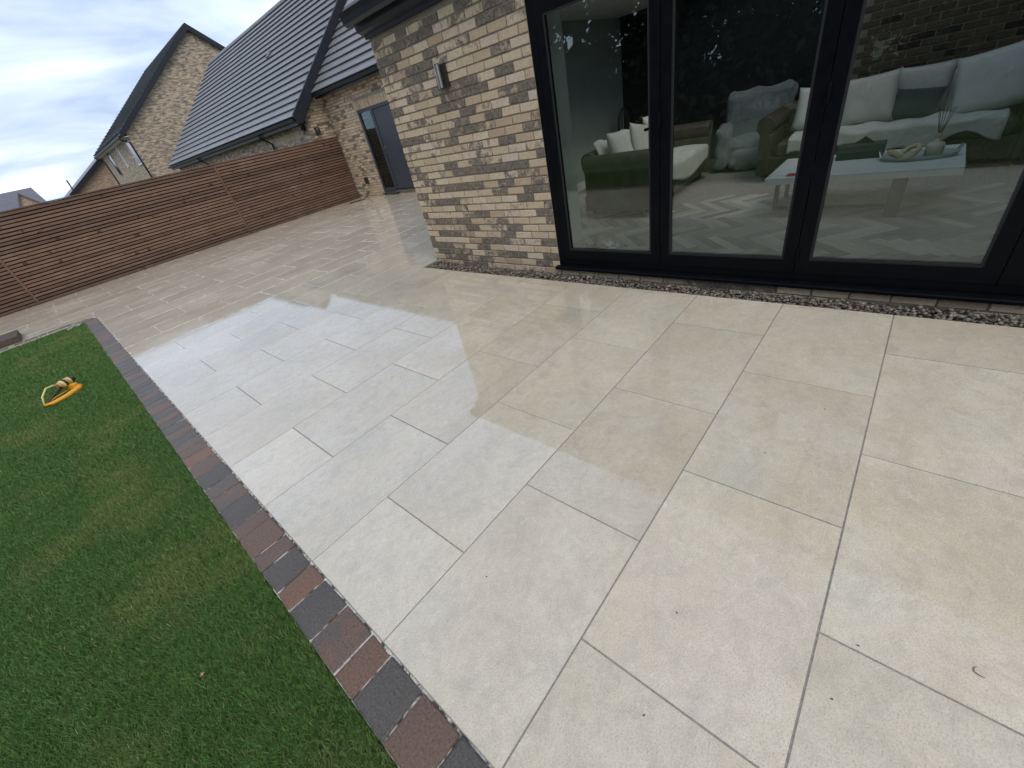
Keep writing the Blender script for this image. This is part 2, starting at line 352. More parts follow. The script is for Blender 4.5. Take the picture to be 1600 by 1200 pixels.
def kerb_material():
    m = Mat('tumbled_kerb_block'); oi = m.oinfo(); p = m.objco(); s = m.n('SeparateColor'); m.l(oi.outputs['Color'], s.inputs[0])
    off = m.n('CombineXYZ'); m.l(m.math('MULTIPLY', s.outputs[2], 31.0), off.inputs[0]); q = m.vadd(p, off.outputs[0])
    a = m.noise(q, 9, 4, 0.6, 0.4); b = m.noise(q, 115, 5, 0.78); w = m.noise(q, 75, 3, 0.6)
    brown = m.ramp(s.outputs[1], [(0.0, (0.175, 0.125, 0.095)), (1.0, (0.27, 0.145, 0.09))])
    grey = m.ramp(s.outputs[1], [(0.0, (0.118, 0.104, 0.091)), (1.0, (0.170, 0.146, 0.124))])
    k = m.math('ADD', s.outputs[0], m.math('MULTIPLY_ADD', a, 1.4, -0.7))
    c = m.mix(m.ramp(k, [(0.35, 0.0), (0.65, 1.0)]), grey, brown)
    c = m.mix(m.ramp(b, [(0.30, 0.8), (0.52, 0.0)]), c, (0.03, 0.026, 0.024))
    c = m.mix(m.ramp(b, [(0.55, 0.0), (0.70, 0.5)]), c, (0.36, 0.31, 0.28))
    c = m.mix(m.ramp(w, [(0.70, 0.0), (0.76, 0.9)]), c, (0.68, 0.66, 0.62))
    m.set(Base_Color=c, Roughness=0.5, Coat_Weight=0.35, Coat_Roughness=0.35, Coat_IOR=1.4); m.bump(b, 1.0, 0.010); return m.m
M_kerb = kerb_material()

def attr_material(name, rough, bump=0.0, bscale=200, spec=0.3, trans=0.0):
    m = Mat(name); t = m.n('Attribute'); t.attribute_name = 'tint'; c = t.outputs['Color']; n_ = m.noise(m.pos(), bscale, 3, 0.6)
    m.set(Base_Color=m.mix(m.ramp(n_, [(0.3, 0.30), (0.6, 0.0)]), c, (0.02, 0.02, 0.015)), Roughness=rough, Specular_IOR_Level=spec)
    if bump: m.bump(n_, bump, 0.003)
    return m.m
M_gravel = attr_material('wet_gravel_stone', 0.42, 0.4, 260, 0.5)
M_grass = attr_material('grass_blade', 0.5, 0, 30, 0.35); M_grass.node_tree.nodes['Principled BSDF'].inputs['Subsurface Weight'].default_value = 0.0
M_leaf = attr_material('tree_leaf', 0.55, 0, 30, 0.3)
M_soil = plain('lawn_thatch', (0.10, 0.115, 0.045), 0.95, var=0.5, scale=25, bump=0.8, bscale=220)
M_ground = plain('rough_ground', (0.10, 0.11, 0.06), 0.95, var=0.3, scale=0.6)
M_bark = plain('tree_bark', (0.07, 0.055, 0.04), 0.9, var=0.3, scale=14, bump=0.8)
M_dead_leaf = plain('dry_leaf', (0.50, 0.27, 0.13), 0.7, var=0.3, scale=60)
M_twig = plain('twig', (0.10, 0.075, 0.045), 0.8)

M_plaster = plain('white_plaster', (0.82, 0.83, 0.79), 0.85, var=0.03)
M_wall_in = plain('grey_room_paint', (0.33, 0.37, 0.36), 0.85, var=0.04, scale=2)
M_wall_dark = plain('room_shade_black', (0.014, 0.016, 0.018), 0.85, var=0.15, scale=2)  # near-black colour stands in for the unlit depth of the room
M_skirt = plain('white_skirting_paint', (0.72, 0.75, 0.73), 0.4, var=0.03)
def leather_material(name, lo, hi):
    m = Mat(name); p = m.objco(); a = m.noise(p, 5, 4, 0.6); vo = m.n('TexVoronoi'); vo.inputs['Scale'].default_value = 110; m.l(p, vo.inputs['Vector'])
    m.set(Base_Color=m.ramp(a, [(0.3, lo), (0.7, hi)]), Roughness=0.38); m.bump(vo.outputs['Distance'], 0.25, 0.003); return m.m
M_leather = leather_material('brown_leather', (0.055, 0.044, 0.034), (0.105, 0.082, 0.062))
def fabric_material(name, col, wr=0.5):
    m = Mat(name); p = m.objco(); a = m.noise(p, 7, 5, 0.6, 0.7); wv = m.noise(p, 260, 2, 0.5)
    m.set(Base_Color=m.ramp(a, [(0.3, tuple(c * 0.86 for c in col)), (0.7, col)]), Roughness=0.95, Sheen_Weight=0.25)
    m.bump(m.math('MULTIPLY_ADD', wv, 0.15, a), wr, 0.03); return m.m
M_throw = fabric_material('white_throw_fabric', (0.66, 0.65, 0.61), 0.6)
M_pillow = fabric_material('white_pillow_fabric', (0.70, 0.69, 0.645), 0.35)
M_pillow_print = fabric_material('printed_pillow_fabric', (0.58, 0.57, 0.53), 0.35)
M_pillow_dark = fabric_material('charcoal_pillow_fabric', (0.075, 0.085, 0.088), 0.35)
M_quilt = fabric_material('blue_grey_quilt', (0.24, 0.265, 0.28), 1.0)
def plank_material():
    m = Mat('grey_oak_plank'); oi = m.oinfo(); p = m.objco(); s = m.n('CombineXYZ'); m.l(m.math('MULTIPLY', oi.outputs['Random'], 30.0), s.inputs[0]); q = m.vadd(p, s.outputs[0])
    mp = m.n('Mapping'); mp.inputs['Scale'].default_value = (2.0, 18, 5); m.l(q, mp.inputs['Vector']); g = m.noise(mp.outputs[0], 3, 5, 0.6, 0.5)
    c = m.ramp(g, [(0.3, (0.36, 0.315, 0.27)), (0.7, (0.55, 0.50, 0.44))])
    tone = m.math('MULTIPLY_ADD', oi.outputs['Random'], 0.85, 0.62); cc = m.n('CombineColor'); [m.l(tone, cc.inputs[i]) for i in range(3)]
    m.set(Base_Color=m.mix(1.0, c, cc.outputs[0], 'MULTIPLY'), Roughness=0.42); m.bump(g, 0.2, 0.002); return m.m
M_plank = plank_material()
M_table = plain('white_gloss_table', (0.80, 0.79, 0.75), 0.35, var=0.03)
M_ceramic = plain('cream_ceramic', (0.60, 0.55, 0.43), 0.5, var=0.1)
M_wood_link = plain('pale_carved_wood', (0.55, 0.43, 0.30), 0.6, var=0.2, scale=30)
M_tray = plain('frosted_tray', (0.42, 0.45, 0.44), 0.15, var=0.05)
M_box = plain('dark_green_card', (0.045, 0.058, 0.056), 0.6)
M_red = plain('red_paper', (0.55, 0.06, 0.05), 0.6); M_paper = plain('white_paper', (0.75, 0.76, 0.76), 0.7, var=0.03)
M_wicker = plain('dark_wicker', (0.05, 0.045, 0.04), 0.7, var=0.3, scale=40)
M_yellow = plain('yellow_plastic', (0.78, 0.36, 0.025), 0.4, var=0.08)
M_pale_yellow = plain('pale_spray_tube', (0.72, 0.62, 0.22), 0.35, var=0.06)
M_dark_plastic = plain('dark_plastic', (0.03, 0.027, 0.02), 0.45)
M_brown_plastic = plain('tan_ring_plastic', (0.55, 0.30, 0.12), 0.4)

# ------------------------------------------------------------------ ground
tag(MB().box(-400, 500, -300, 900, -0.75, -0.25).build('ground', M_ground), kind='structure')
# ------------------------------------------------------------------ patio
XG, XW, YC = 3.19, 3.45, -1.78          # gravel edge, wall face, house corner
W_, L_, OX = 0.605, 0.9, 0.443
patio = tag(MB().box(0.0, XG, -9.6, YC, -0.24, -0.0024).box(0.0, 8.15, YC, 3.86, -0.24, -0.0024).box(-6, 8.15, 3.86, 7.96, -0.24, -0.0024).build('patio', M_grout), kind='structure')
slab_cache = {}
def slab(x0, x1, y0, y1):
    w, l = x1 - x0, y1 - y0
    if w < 0.03 or l < 0.03: return
    key = (round(w, 3), round(l, 3))
    if key not in slab_cache:
        slab_cache[key] = MB().box(-w / 2, w / 2, -l / 2, l / 2, -0.02, 0).mesh('slab', 0.0012, 1)
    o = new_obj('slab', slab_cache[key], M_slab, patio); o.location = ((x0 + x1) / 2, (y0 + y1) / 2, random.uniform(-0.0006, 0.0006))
    o.rotation_euler = (random.gauss(0, 0.0009), random.gauss(0, 0.0007), 0)
G = 0.0029
for row in range(-14, 16):
    y1, y0 = -W_ * row, -W_ * (row + 1)
    cy = (y0 + y1) / 2
    if cy > 7.95: continue
    xlo = 0.0 if cy < 3.86 else -5.2
    for k in range(-8, 11):
        x0 = OX + 0.9 * k + (0.45 if row % 2 else 0.0); x1 = x0 + L_
        a, b = max(x0, xlo), x1
        ya, yb = y0, min(y1, 7.9)
        # split the row that crosses the house corner or the lawn's far edge
        segs = []
        if ya < YC < yb:
            segs = [(a, min(b, XG), ya, yb)] if a < XG else []
            if b > XG: segs.append((max(a, XG), min(b, 8.13), YC, yb))
        else:
            segs = [(a, min(b, XG if yb <= YC + 1e-6 else 8.13), ya, yb)]
        for (p, q_, r0, r1) in segs:
            if q_ - p > 0.04: slab(p + G, q_ - G, r0 + G, r1 - G)
# small debris on the slabs
def ground_bit(name, label, cat, pts, rad, mat, group=None):
    o = MB().tube(pts, rad, 6).build(name, mat, None, smooth=True); tag(o, label, cat, group); return o
ground_bit('twig', 'tiny forked dry twig lying on the slabs at lower right', 'twig', [(1.000, -7.020, 0.002), (0.998, -7.008, 0.004), (1.004, -6.998, 0.003), (1.015, -6.998, 0.003), (1.022, -7.004, 0.002)], [0.0006, 0.0011, 0.0012, 0.0010, 0.0005], M_twig)
def gpix(u, v):
    q = Vector(((u - 800) / 635.58, (v - 600) / 635.58, 1)); dvec = r * q.x + d * q.y + f * q.z; t = -CAM.z / dvec.z; return CAM + dvec * t
specks = [(759, 902, 'dark seed speck on the large slab nearest the brick kerb'), (1059, 959, 'dark seed speck in the middle of the lower slabs'), (1196, 708, 'dark speck on the slab below the middle glass door'), (1288, 640, 'dark speck on the slab close to the gravel at right'),
          (612, 590, 'dark speck on the bright wet slab'), (1008, 1117, 'dark seed speck near the bottom edge of the photo'), (1297, 1092, 'pair of dark specks on the lower right slab'), (1338, 1008, 'dark speck beside the lower right joint')]
for u, v, lb in specks:
    p = gpix(u, v); a = random.uniform(0, 6.28)
    ground_bit('seed', lb, 'seed', [(p.x, p.y, 0.002), (p.x + 0.004 * math.cos(a), p.y + 0.004 * math.sin(a), 0.003), (p.x + 0.008 * math.cos(a), p.y + 0.008 * math.sin(a), 0.002)], [0.0008, 0.0018, 0.0006], M_rubber, 'specks of debris on the patio')

# ------------------------------------------------------------------ gravel drain
tag(MB().box(XG, XW, -9.6, YC, -0.24, -0.10).build('drain_channel', M_soil), kind='structure')
def ico_pts():
    bm = bmesh.new(); bmesh.ops.create_icosphere(bm, subdivisions=1, radius=1); v = np.array([q.co for q in bm.verts]); fs = np.array([[q.index for q in g.verts] for g in bm.faces]); bm.free(); return v, fs
def stones(name, boxes, mat, palette, seed):
    rg = np.random.default_rng(seed); V, F = ico_pts(); vs_, fs, cs = [], [], []; nb = 0
    for (x0, x1, y0, y1, z0, z1, n, s0, s1) in boxes:
        for i in range(n):
            c = np.array([rg.uniform(x0, x1), rg.uniform(y0, y1), rg.uniform(z0, z1)]); c[2] += 0.038 * min(1.0, max(0.0, (c[1] + 5.2) / 3.2)); sz = rg.uniform(s0, s1) * np.array([1, rg.uniform(0.6, 1), rg.uniform(0.4, 0.75)])
            q = V * (1 + rg.normal(0, 0.13, (len(V), 1))) * sz; A = np.linalg.qr(rg.normal(size=(3, 3)))[0]
            A = np.array(Matrix.Rotation(rg.uniform(0, 6.28), 3, 'Z') @ Matrix.Rotation(rg.normal(0, 0.5), 3, 'X'))
            vs_.append(q @ A.T + c); fs.append(F + nb); nb += len(V); col = np.array(palette[rg.integers(len(palette))]) * rg.uniform(0.5, 0.95); cs.append(np.tile(np.append(col, 1), (len(V), 1)))
    me = bpy.data.meshes.new(name); v = np.concatenate(vs_); fc = np.concatenate(fs)
    me.vertices.add(len(v)); me.vertices.foreach_set('co', v.astype(np.float32).ravel()); me.loops.add(fc.size); me.loops.foreach_set('vertex_index', fc.ravel().astype(np.int32))
    me.polygons.add(len(fc)); me.polygons.foreach_set('loop_start', np.arange(0, fc.size, 3, dtype=np.int32)); me.update(calc_edges=True)
    a = me.color_attributes.new('tint', 'FLOAT_COLOR', 'POINT'); a.data.foreach_set('color', np.concatenate(cs).astype(np.float32).ravel())
    me.polygons.foreach_set('use_smooth', [True] * len(me.polygons))
    return new_obj(name, me, mat)
pal = [(0.19, 0.15, 0.115), (0.26, 0.21, 0.155), (0.14, 0.13, 0.12), (0.34, 0.28, 0.21), (0.22, 0.16, 0.115), (0.27, 0.24, 0.20), (0.12, 0.10, 0.085), (0.42, 0.36, 0.29)]
tag(stones('gravel', [(XG + 0.006, XW - 0.008, -9.2, YC + 0.01, -0.092, -0.048, 8200, 0.009, 0.018), (XG + 0.02, XW - 0.01, -9.2, YC - 0.02, -0.050, -0.036, 1000, 0.010, 0.019)], M_gravel, pal, 3),
    'wet brown and grey gravel in the drain strip along the house wall', 'gravel', kind='stuff')

# ------------------------------------------------------------------ kerb
KW = 0.178
def arc(c, rad, a0, a1, n): return [(c[0] + rad * math.cos(a0 + (a1 - a0) * i / n), c[1] + rad * math.sin(a0 + (a1 - a0) * i / n)) for i in range(n + 1)]
kr = 0.42; kc = (-kr - 0.01, 3.86 - kr)
mid = KW / 2
path = [(-0.004 - mid, -9.4)] + [(-0.004 - mid, kc[1])] + arc((kc[0], kc[1]), kr - mid, 0, math.pi / 2, 8)[1:] + [(-5.5, 3.86 - mid)]
kerb = MB()
kerb.box(-0.012 - KW + 0.01, -0.0, -9.5, kc[1], -0.24, -0.0055)
kerb.prism([(kc[0], kc[1])] + arc(kc, kr + 0.012, 0, math.pi / 2, 10), 2, -0.24, -0.0055)
kerb.box(-5.6, kc[0], 3.86 - KW + 0.01, 3.872, -0.24, -0.0057)
kerb = tag(kerb.build('kerb', M_bedding), kind='structure')
# walk along the path from the near end; first lengths as in the photograph
def path_at(s):
    for a, b in zip(path, path[1:]):
        l = math.hypot(b[0] - a[0], b[1] - a[1])
        if s <= l: t = s / l; return (a[0] + (b[0] - a[0]) * t, a[1] + (b[1] - a[1]) * t, math.atan2(b[1] - a[1], b[0] - a[0]))
        s -= l
    return None
seq_y = [-5.8937, -5.7022, -5.5118, -5.381, -5.1865, -4.9832, -4.8509, -4.6678, -4.548, -4.3487, -4.2336, -4.0148, -3.8527, -3.7048, -3.5159, -3.3286, -3.1762, -3.035]
seq_c = ['g', 'b', 'g', 'r', 'm', 'g', 'r', 'g', 'b', 'b', 'b', 'g', 'm', 'm', 'g', 'b', 'r', 'b']
lens = []
s = 0.0; start = -9.4
bounds = [(-9.4, None)]
y = -9.4; rr = random.Random(5)
while y < seq_y[0] - 0.21:
    ln = rr.choice([0.12, 0.155, 0.19]); lens.append((ln, rr.choice('ggbmr'))); y += ln
lens.append((seq_y[0] - y, 'g'))
for a, b, c_ in zip(seq_y, seq_y[1:], seq_c[1:]): lens.append((b - a, c_))
for i in range(90): lens.append((rr.choice([0.12, 0.15, 0.185]), rr.choice('gggmgbmg')))
tone = {'g': (0.05, 0.35), 'b': (0.85, 0.25), 'r': (0.95, 0.95), 'm': (0.48, 0.5)}
blk = {}
for ln, c_ in lens:
    pa = path_at(s + ln / 2)
    if pa is None: break
    key = (round(ln, 3), rr.randint(0, 2))
    if key not in blk:
        mb = MB().box(-ln / 2 + 0.0034, ln / 2 - 0.0034, -KW / 2 + 0.003, KW / 2 - 0.003, -0.06, 0.0)
        me = mb.mesh('block', 0.008, 2)
        for v in me.vertices:
            v.co += Vector((random.gauss(0, 0.0016), random.gauss(0, 0.0018), random.gauss(0, 0.0007)))
        me.polygons.foreach_set('use_smooth', [True] * len(me.polygons)); blk[key] = me
    o = new_obj('block', blk[key], M_kerb, kerb); o.location = (pa[0], pa[1], rr.uniform(-0.0015, 0.002)); o.rotation_euler = (rr.gauss(0, 0.006), rr.gauss(0, 0.004), pa[2])
    t_ = tone[c_]; o.color = (min(1, max(0, t_[0] + rr.gauss(0, 0.05))), min(1, max(0, t_[1] + rr.gauss(0, 0.15))), rr.random(), 1)
    s += ln

# ------------------------------------------------------------------ lawn
lawn_x = -0.012 - KW + 0.004
lawn = tag(MB().box(-9.0, lawn_x, -14, 3.86 - KW, -0.24, -0.030).build('lawn', M_soil), kind='structure')
def grass_mesh():
    rg = np.random.default_rng(11)
    zones = [(-1.45, lawn_x + 0.004, -6.6, -4.6, 90000), (-1.5, lawn_x + 0.004, -4.6, -2.6, 55000), (-1.7, lawn_x + 0.004, -2.6, 0.2, 28000), (-2.0, lawn_x + 0.004, 0.2, 3.86 - KW + 0.004, 14000), (-9, -1.6, -12, 3.6, 800), (-2.2, lawn_x, -12, -6.6, 1500)]
    P = []
    for (x0, x1, y0, y1, dens) in zones:
        n = int(dens * (x1 - x0) * (y1 - y0)); P.append(np.stack([rg.uniform(x0, x1, n), rg.uniform(y0, y1, n), np.full(n, 1.0 / math.sqrt(dens / 50000))], 1))
    P = np.concatenate(P); n = len(P)
    # round the lawn's corner
    cx, cy, rad = kc[0], kc[1], kr - KW + 0.004
    out = (P[:, 0] > cx) & (P[:, 1] > cy) & (np.hypot(P[:, 0] - cx, P[:, 1] - cy) > rad); P = P[~out]; n = len(P)
    def vn(x, y, sc, seed):   # smooth value noise
        q = np.random.default_rng(seed).random((64, 64)); u, v = x * sc + 100, y * sc + 100; i, j = np.floor(u).astype(int), np.floor(v).astype(int); fu, fv = u - i, v - j; fu = fu * fu * (3 - 2 * fu); fv = fv * fv * (3 - 2 * fv)
        g = lambda a, b: q[a % 64, b % 64]
        return (g(i, j) * (1 - fu) + g(i + 1, j) * fu) * (1 - fv) + (g(i, j + 1) * (1 - fu) + g(i + 1, j + 1) * fu) * fv
    big = 0.6 * vn(P[:, 0], P[:, 1], 2.1, 1) + 0.4 * vn(P[:, 0], P[:, 1], 6.0, 2); sm = vn(P[:, 0], P[:, 1], 22, 3); lx = vn(P[:, 0], P[:, 1], 4.0, 4); 
    hgt = (0.015 + 0.014 * rg.random(n) + 0.007 * sm) * np.clip(P[:, 2], 1, 1.5) ** 0.3
    wid = (0.0008 + 0.0006 * rg.random(n)) * np.clip(P[:, 2], 0.8, 3.5)
    # lying direction follows slowly varying field plus scatter
    ang = lx * 3.0 + rg.normal(0, 1.7, n); lean = np.abs(rg.normal(0.5, 0.35, n)) * hgt
    z0 = np.full(n, -0.028) + 0.004 * big
    base = np.stack([P[:, 0], P[:, 1], z0], 1); dirv = np.stack([np.cos(ang), np.sin(ang), np.zeros(n)], 1)
    tw = rg.uniform(0, math.pi, n); side = np.stack([np.cos(tw), np.sin(tw), np.zeros(n)], 1) * wid[:, None]
    midp = base + dirv * (lean * 0.35)[:, None] + np.array([0, 0, 1]) * (hgt * 0.62)[:, None]; tip = base + dirv * lean[:, None] + np.array([0, 0, 1]) * (hgt * np.sqrt(np.clip(1 - 0.35 * (lean / hgt) ** 2, 0.25, 1)))[:, None]
    V = np.stack([base - side, base + side, midp + side * 0.8, midp - side * 0.8, tip], 1).reshape(-1, 3)
    b = np.arange(n) * 5
    F = np.stack([np.stack([b, b + 1, b + 2], 1), np.stack([b, b + 2, b + 3], 1), np.stack([b + 3, b + 2, b + 4], 1)], 1).reshape(-1, 3)
    g1, g2, g3, dry = np.array([0.056, 0.145, 0.028]), np.array([0.125, 0.245, 0.052]), np.array([0.20, 0.26, 0.072]), np.array([0.42, 0.37, 0.18])
    t = rg.random(n)[:, None]; col = g1 * (1 - t) + g2 * t
    yb = np.clip((big - 0.5) * 2.4, 0, 1)[:, None] * 0.75; col = col * (1 - yb) + g3 * yb
    isd = (rg.random(n) < 0.025 + 0.12 * np.clip(big - 0.55, 0, 1))[:, None]; col = np.where(isd, dry * rg.uniform(0.6, 1.1, (n, 1)), col)
    col = col * rg.uniform(0.75, 1.25, (n, 1))
    C5 = np.repeat(np.concatenate([col, np.ones((n, 1))], 1), 5, 0)
    me = bpy.data.meshes.new('grass'); me.vertices.add(len(V)); me.vertices.foreach_set('co', V.astype(np.float32).ravel()); me.loops.add(F.size); me.loops.foreach_set('vertex_index', F.ravel().astype(np.int32))
    me.polygons.add(len(F)); me.polygons.foreach_set('loop_start', np.arange(0, F.size, 3, dtype=np.int32)); me.update(calc_edges=True)
    a = me.color_attributes.new('tint', 'FLOAT_COLOR', 'POINT'); a.data.foreach_set('color', C5.astype(np.float32).ravel()); return me
tag(new_obj('grass', grass_mesh(), M_grass), 'short mown green grass of the lawn beside the block kerb', 'grass', kind='stuff')

def leaf_mesh(L0, W0, curl):
    mb = MB(); n = 6
    vs_ = []; 
    for i in range(n + 1):
        t = i / n; w = W0 * math.sin(math.pi * min(1, t * 0.97 + 0.03)) ** 0.8; z = curl * (t - 0.5) ** 2
        vs_ += [(-L0 / 2 + L0 * t, -w, z + curl * 0.5), (-L0 / 2 + L0 * t, 0, z), (-L0 / 2 + L0 * t, w, z + curl * 0.35)]
    fs = []
    for i in range(n):
        fs += [(i * 3, i * 3 + 1, i * 3 + 4, i * 3 + 3), (i * 3 + 1, i * 3 + 2, i * 3 + 5, i * 3 + 4)]
    return mb.add(vs_, fs)
lf = leaf_mesh(0.032, 0.009, 0.014).build('fallen_leaf', M_dead_leaf, smooth=True); q = gpix(320, 1058); lf.location = (q.x, q.y, 0.012); lf.rotation_euler = (0.3, 0.5, 1.9); tag(lf, 'small orange-brown fallen leaf lying on the grass', 'leaf')
pt = leaf_mesh(0.03, 0.012, 0.01).build('white_petal', M_paper, smooth=True); q = gpix(27, 556); pt.location = (q.x, q.y, 0.01); tag(pt, 'tiny white scrap on the grass near the far kerb', 'petal')

# timber sleeper at the left edge
sl = tag(MB().box(-2.75, -1.0, 3.90, 4.55, 0.002, 0.10).build('timber_sleeper', M_sleeper, None, 0.008), 'dark brown flat timber block beside the far lawn edge at left', 'sleeper')

# ------------------------------------------------------------------ fence
YF, FT = 7.88, 1.885
fence = tag(empty('slatted_fence', (3.2, YF, 0)), 'brown stained timber fence of narrow horizontal slats across the back', 'fence')
fence_bays = [(-10.4, -5.56), (-5.56, -0.66), (-0.66, 4.25), (4.25, 8.14)]
fm = {}
for x0, x1 in fence_bays:
    ln = x1 - x0
    if ln not in fm: fm[ln] = [MB().box(-ln / 2 + 0.004, ln / 2 - 0.004, 0, 0.018, -0.0262, 0.0262).mesh('slat', 0.003, 1)]
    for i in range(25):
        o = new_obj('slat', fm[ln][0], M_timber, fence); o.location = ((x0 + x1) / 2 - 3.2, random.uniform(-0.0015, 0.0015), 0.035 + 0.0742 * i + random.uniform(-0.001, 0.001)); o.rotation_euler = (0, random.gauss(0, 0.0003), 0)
for x in (-5.56, -0.66, 4.25):
    o = MB().box(-0.022, 0.022, -0.016, -0.002, 0.01, FT - 0.04).build('cover_strip', M_timber, fence, 0.003, 1); o.location = (x - 3.2, 0, 0)
for x in [-10.3 + 1.64 * i for i in range(12)]:
    if x < 8.0: o = MB().box(-0.045, 0.045, 0.065, 0.14, -0.2, FT - 0.05).build('post', M_timber, fence); o.location = (x - 3.2, 0, 0)
o = MB().box(-13.6, 4.94, 0.045, 0.06, 0.0, FT - 0.028).build('gap_shade_sheet', M_gap_shade, fence)  # near-black sheet added behind the slats so the gaps look shaded
o = MB().box(-13.6, 4.94, -0.004, 0.06, FT - 0.026, FT).build('top_rail', M_timber, fence, 0.004, 1)

# ------------------------------------------------------------------ the brick house
house = tag(empty('brick_house', (XW, YC, 0)), 'buff brick house with black glazed doors and grey back door', 'house')
def hpart(mb, name, mat, parent=None, **k):
    o = mb.build(name, mat, None, **k); o.parent = parent or house
    o.matrix_parent_inverse = Matrix.Translation((-XW, -YC, 0)) if (parent is None or parent is house) else Matrix.Identity(4)
    return o
CH = 0.0765; Z0 = -0.118
DY0, DY1, DZ0, DZ1 = -8.12, -3.90, 0.068, 2.26          # glazed door opening
# front wall: mortar core set back behind the brick faces
fw = MB().box(XW + 0.009, XW + 0.30, DY1 + 0.0, YC - 0.004, -0.2, 2.44)
fw.box(XW + 0.009, XW + 0.30, DY0, DY1, -0.2, 0.040).box(XW + 0.009, XW + 0.30, DY0, DY1, DZ1, 2.44).box(XW + 0.009, XW + 0.30, -13, DY0, -0.2, 2.44)
front = hpart(fw, 'front_wall', M_mortar)
def brick_colour(rg):
    u = rg.random()
    if u < 0.46: dk = rg.uniform(0.0, 0.34)
    elif u < 0.70: dk = rg.uniform(0.40, 0.62)
    else: dk = rg.uniform(0.66, 1.0)
    return (min(1, max(0, rg.gauss(0.62, 0.24))), dk, rg.random())
bricks = []
rb = random.Random(21)
run = 0
for c in range(34):
    z = Z0 + CH * c
    if z > 2.40: break
    off = 0.0 if c % 2 else 0.1125
    k = 0
    y = YC - (0.1025 if c % 2 else 0.215)
    prev = YC
    while prev > -8.6:
        y0 = prev - (0.215 if not (prev == YC and c % 2) else 0.1025)
        a, b = y0, prev
        pier = b > DY1 + 0.02
        low = z + 0.065 < 0.045; hi = z > DZ1
        if pier and not low:
            a2 = max(a, DY1 + 0.001)
            if b - a2 > 0.03 : bricks.append((a2, b, z))
        if low or hi:
            bricks.append((a, b, z))
        prev = y0 - 0.0105
bricks = [b for b in bricks if not (b[0] < -7.75 and b[2] < 0) and not (b[2] > DZ1 and b[1] < -4.6)]
def bdist(b): return -((b[1] - b[0] + 0.1) / math.sqrt((XW - CAM.x) ** 2 + ((b[0] + b[1]) / 2 - CAM.y) ** 2 + (b[2] - CAM.z) ** 2))
bricks.sort(key=bdist)
bmesh_cache = {}
def brick_mesh(w, var):
    key = (round(w, 3), var)
    if key not in bmesh_cache:
        rgb = random.Random(hash(key) % 9973)
        me = MB().box(0, 0.10, -w / 2, w / 2, 0, 0.065).mesh('brick', 0.0042, 1)
        for v in me.vertices:
            v.co += Vector((rgb.gauss(0, 0.0013), rgb.gauss(0, 0.0014), rgb.gauss(0, 0.0012)))
        bmesh_cache[key] = me
    return bmesh_cache[key]
rest = MB()
def joined_brick(mb, ax, face, a, b, z, colr, depth=0.05, h=0.065, sign=1):
    c = 0.004
    if ax == 0: # faces -X at x=face, spans y
        x0, x1 = face, face + depth
        mb.add([(x1, a, z), (x1, b, z), (x1, b, z + h), (x1, a, z + h), (x0, a + c, z + c), (x0, b - c, z + c), (x0, b - c, z + h - c), (x0, a + c, z + h - c)],
               [(4, 7, 6, 5), (0, 4, 5, 1), (1, 5, 6, 2), (2, 6, 7, 3), (3, 7, 4, 0)], colr)
    else:       # faces -Y at y=face, spans x
        y0, y1 = face, face + depth
        mb.add([(a, y1, z), (b, y1, z), (b, y1, z + h), (a, y1, z + h), (a + c, y0, z + c), (b - c, y0, z + c), (b - c, y0, z + h - c), (a + c, y0, z + h - c)],
               [(4, 5, 6, 7), (0, 1, 5, 4), (1, 2, 6, 5), (2, 3, 7, 6), (3, 0, 4, 7)], colr)
cols = {}
for i, (a, b, z) in enumerate(bricks):
    colr = brick_colour(rb)
    if i < 360:
        o = new_obj('brick', brick_mesh(b - a, rb.randint(0, 3)), M_brick, front)
        o.location = (XW + rb.gauss(0, 0.0012), (a + b) / 2, z + rb.gauss(0, 0.0008)); o.rotation_euler = (rb.gauss(0, 0.003), 0, rb.gauss(0, 0.003)); o.color = (*colr, 1)
    else: joined_brick(rest, 0, XW, a, b, z, colr)
if rest.v:
    o = rest.build('brick', M_brick_far, front); o['kind'] = 'stuff'

# return wall and door wall
XD = 8.15
DRY0, DRY1, DRZ0, DRZ1 = 4.56, 6.30, 0.085, 2.345
hpart(MB().box(XW + 0.302, XD + 0.3, YC - 0.30, YC - 0.004, -0.2, 2.44), 'side_wall', M_brick_far)
dwm = MB().box(XD + 0.009, XD + 0.30, YC, DRY0, -0.2, 2.98).box(XD + 0.009, XD + 0.30, DRY0, DRY1, -0.2, DRZ0 - 0.003).box(XD + 0.009, XD + 0.30, DRY0, DRY1, DRZ1, 2.98).box(XD + 0.009, XD + 0.30, DRY1, 7.94, -0.2, 2.98)
dwall = hpart(dwm, 'back_wall', M_mortar)
bk = MB(); rb2 = random.Random(4)
for c in range(40):
    z = Z0 + CH * c
    if z > 2.92: break
    y = 7.92 - (0.11 if c % 2 else 0.0)
    y -= 0
    while y > 2.0:
        a, b = y - 0.215, y; y -= 0.2255
        segs = [(a, b)]
        if z + 0.065 > DRZ0 and z < DRZ1 + 0.225:
            segs = []
            if b > DRY1: segs.append((max(a, DRY1), b))
            if a < DRY0: segs.append((a, min(b, DRY0)))
        for a2, b2 in segs:
            if b2 - a2 > 0.03: joined_brick(bk, 0, XD, a2, b2, z, brick_colour(rb2) if rb2.random() < 0.7 else (rb2.uniform(0.1, 0.5), rb2.uniform(0, 0.4), rb2.random()))
y = DRY0 - 0.11
while y < DRY1 + 0.08:       # soldier course over the back door
    joined_brick(bk, 0, XD - 0.001, y, y + 0.065, DRZ1 + 0.008, (rb2.uniform(0.2, 0.7), rb2.uniform(0, 0.5), rb2.random()), h=0.213); y += 0.0755
o = bk.build('brick', M_brick_far, dwall); o['kind'] = 'stuff'

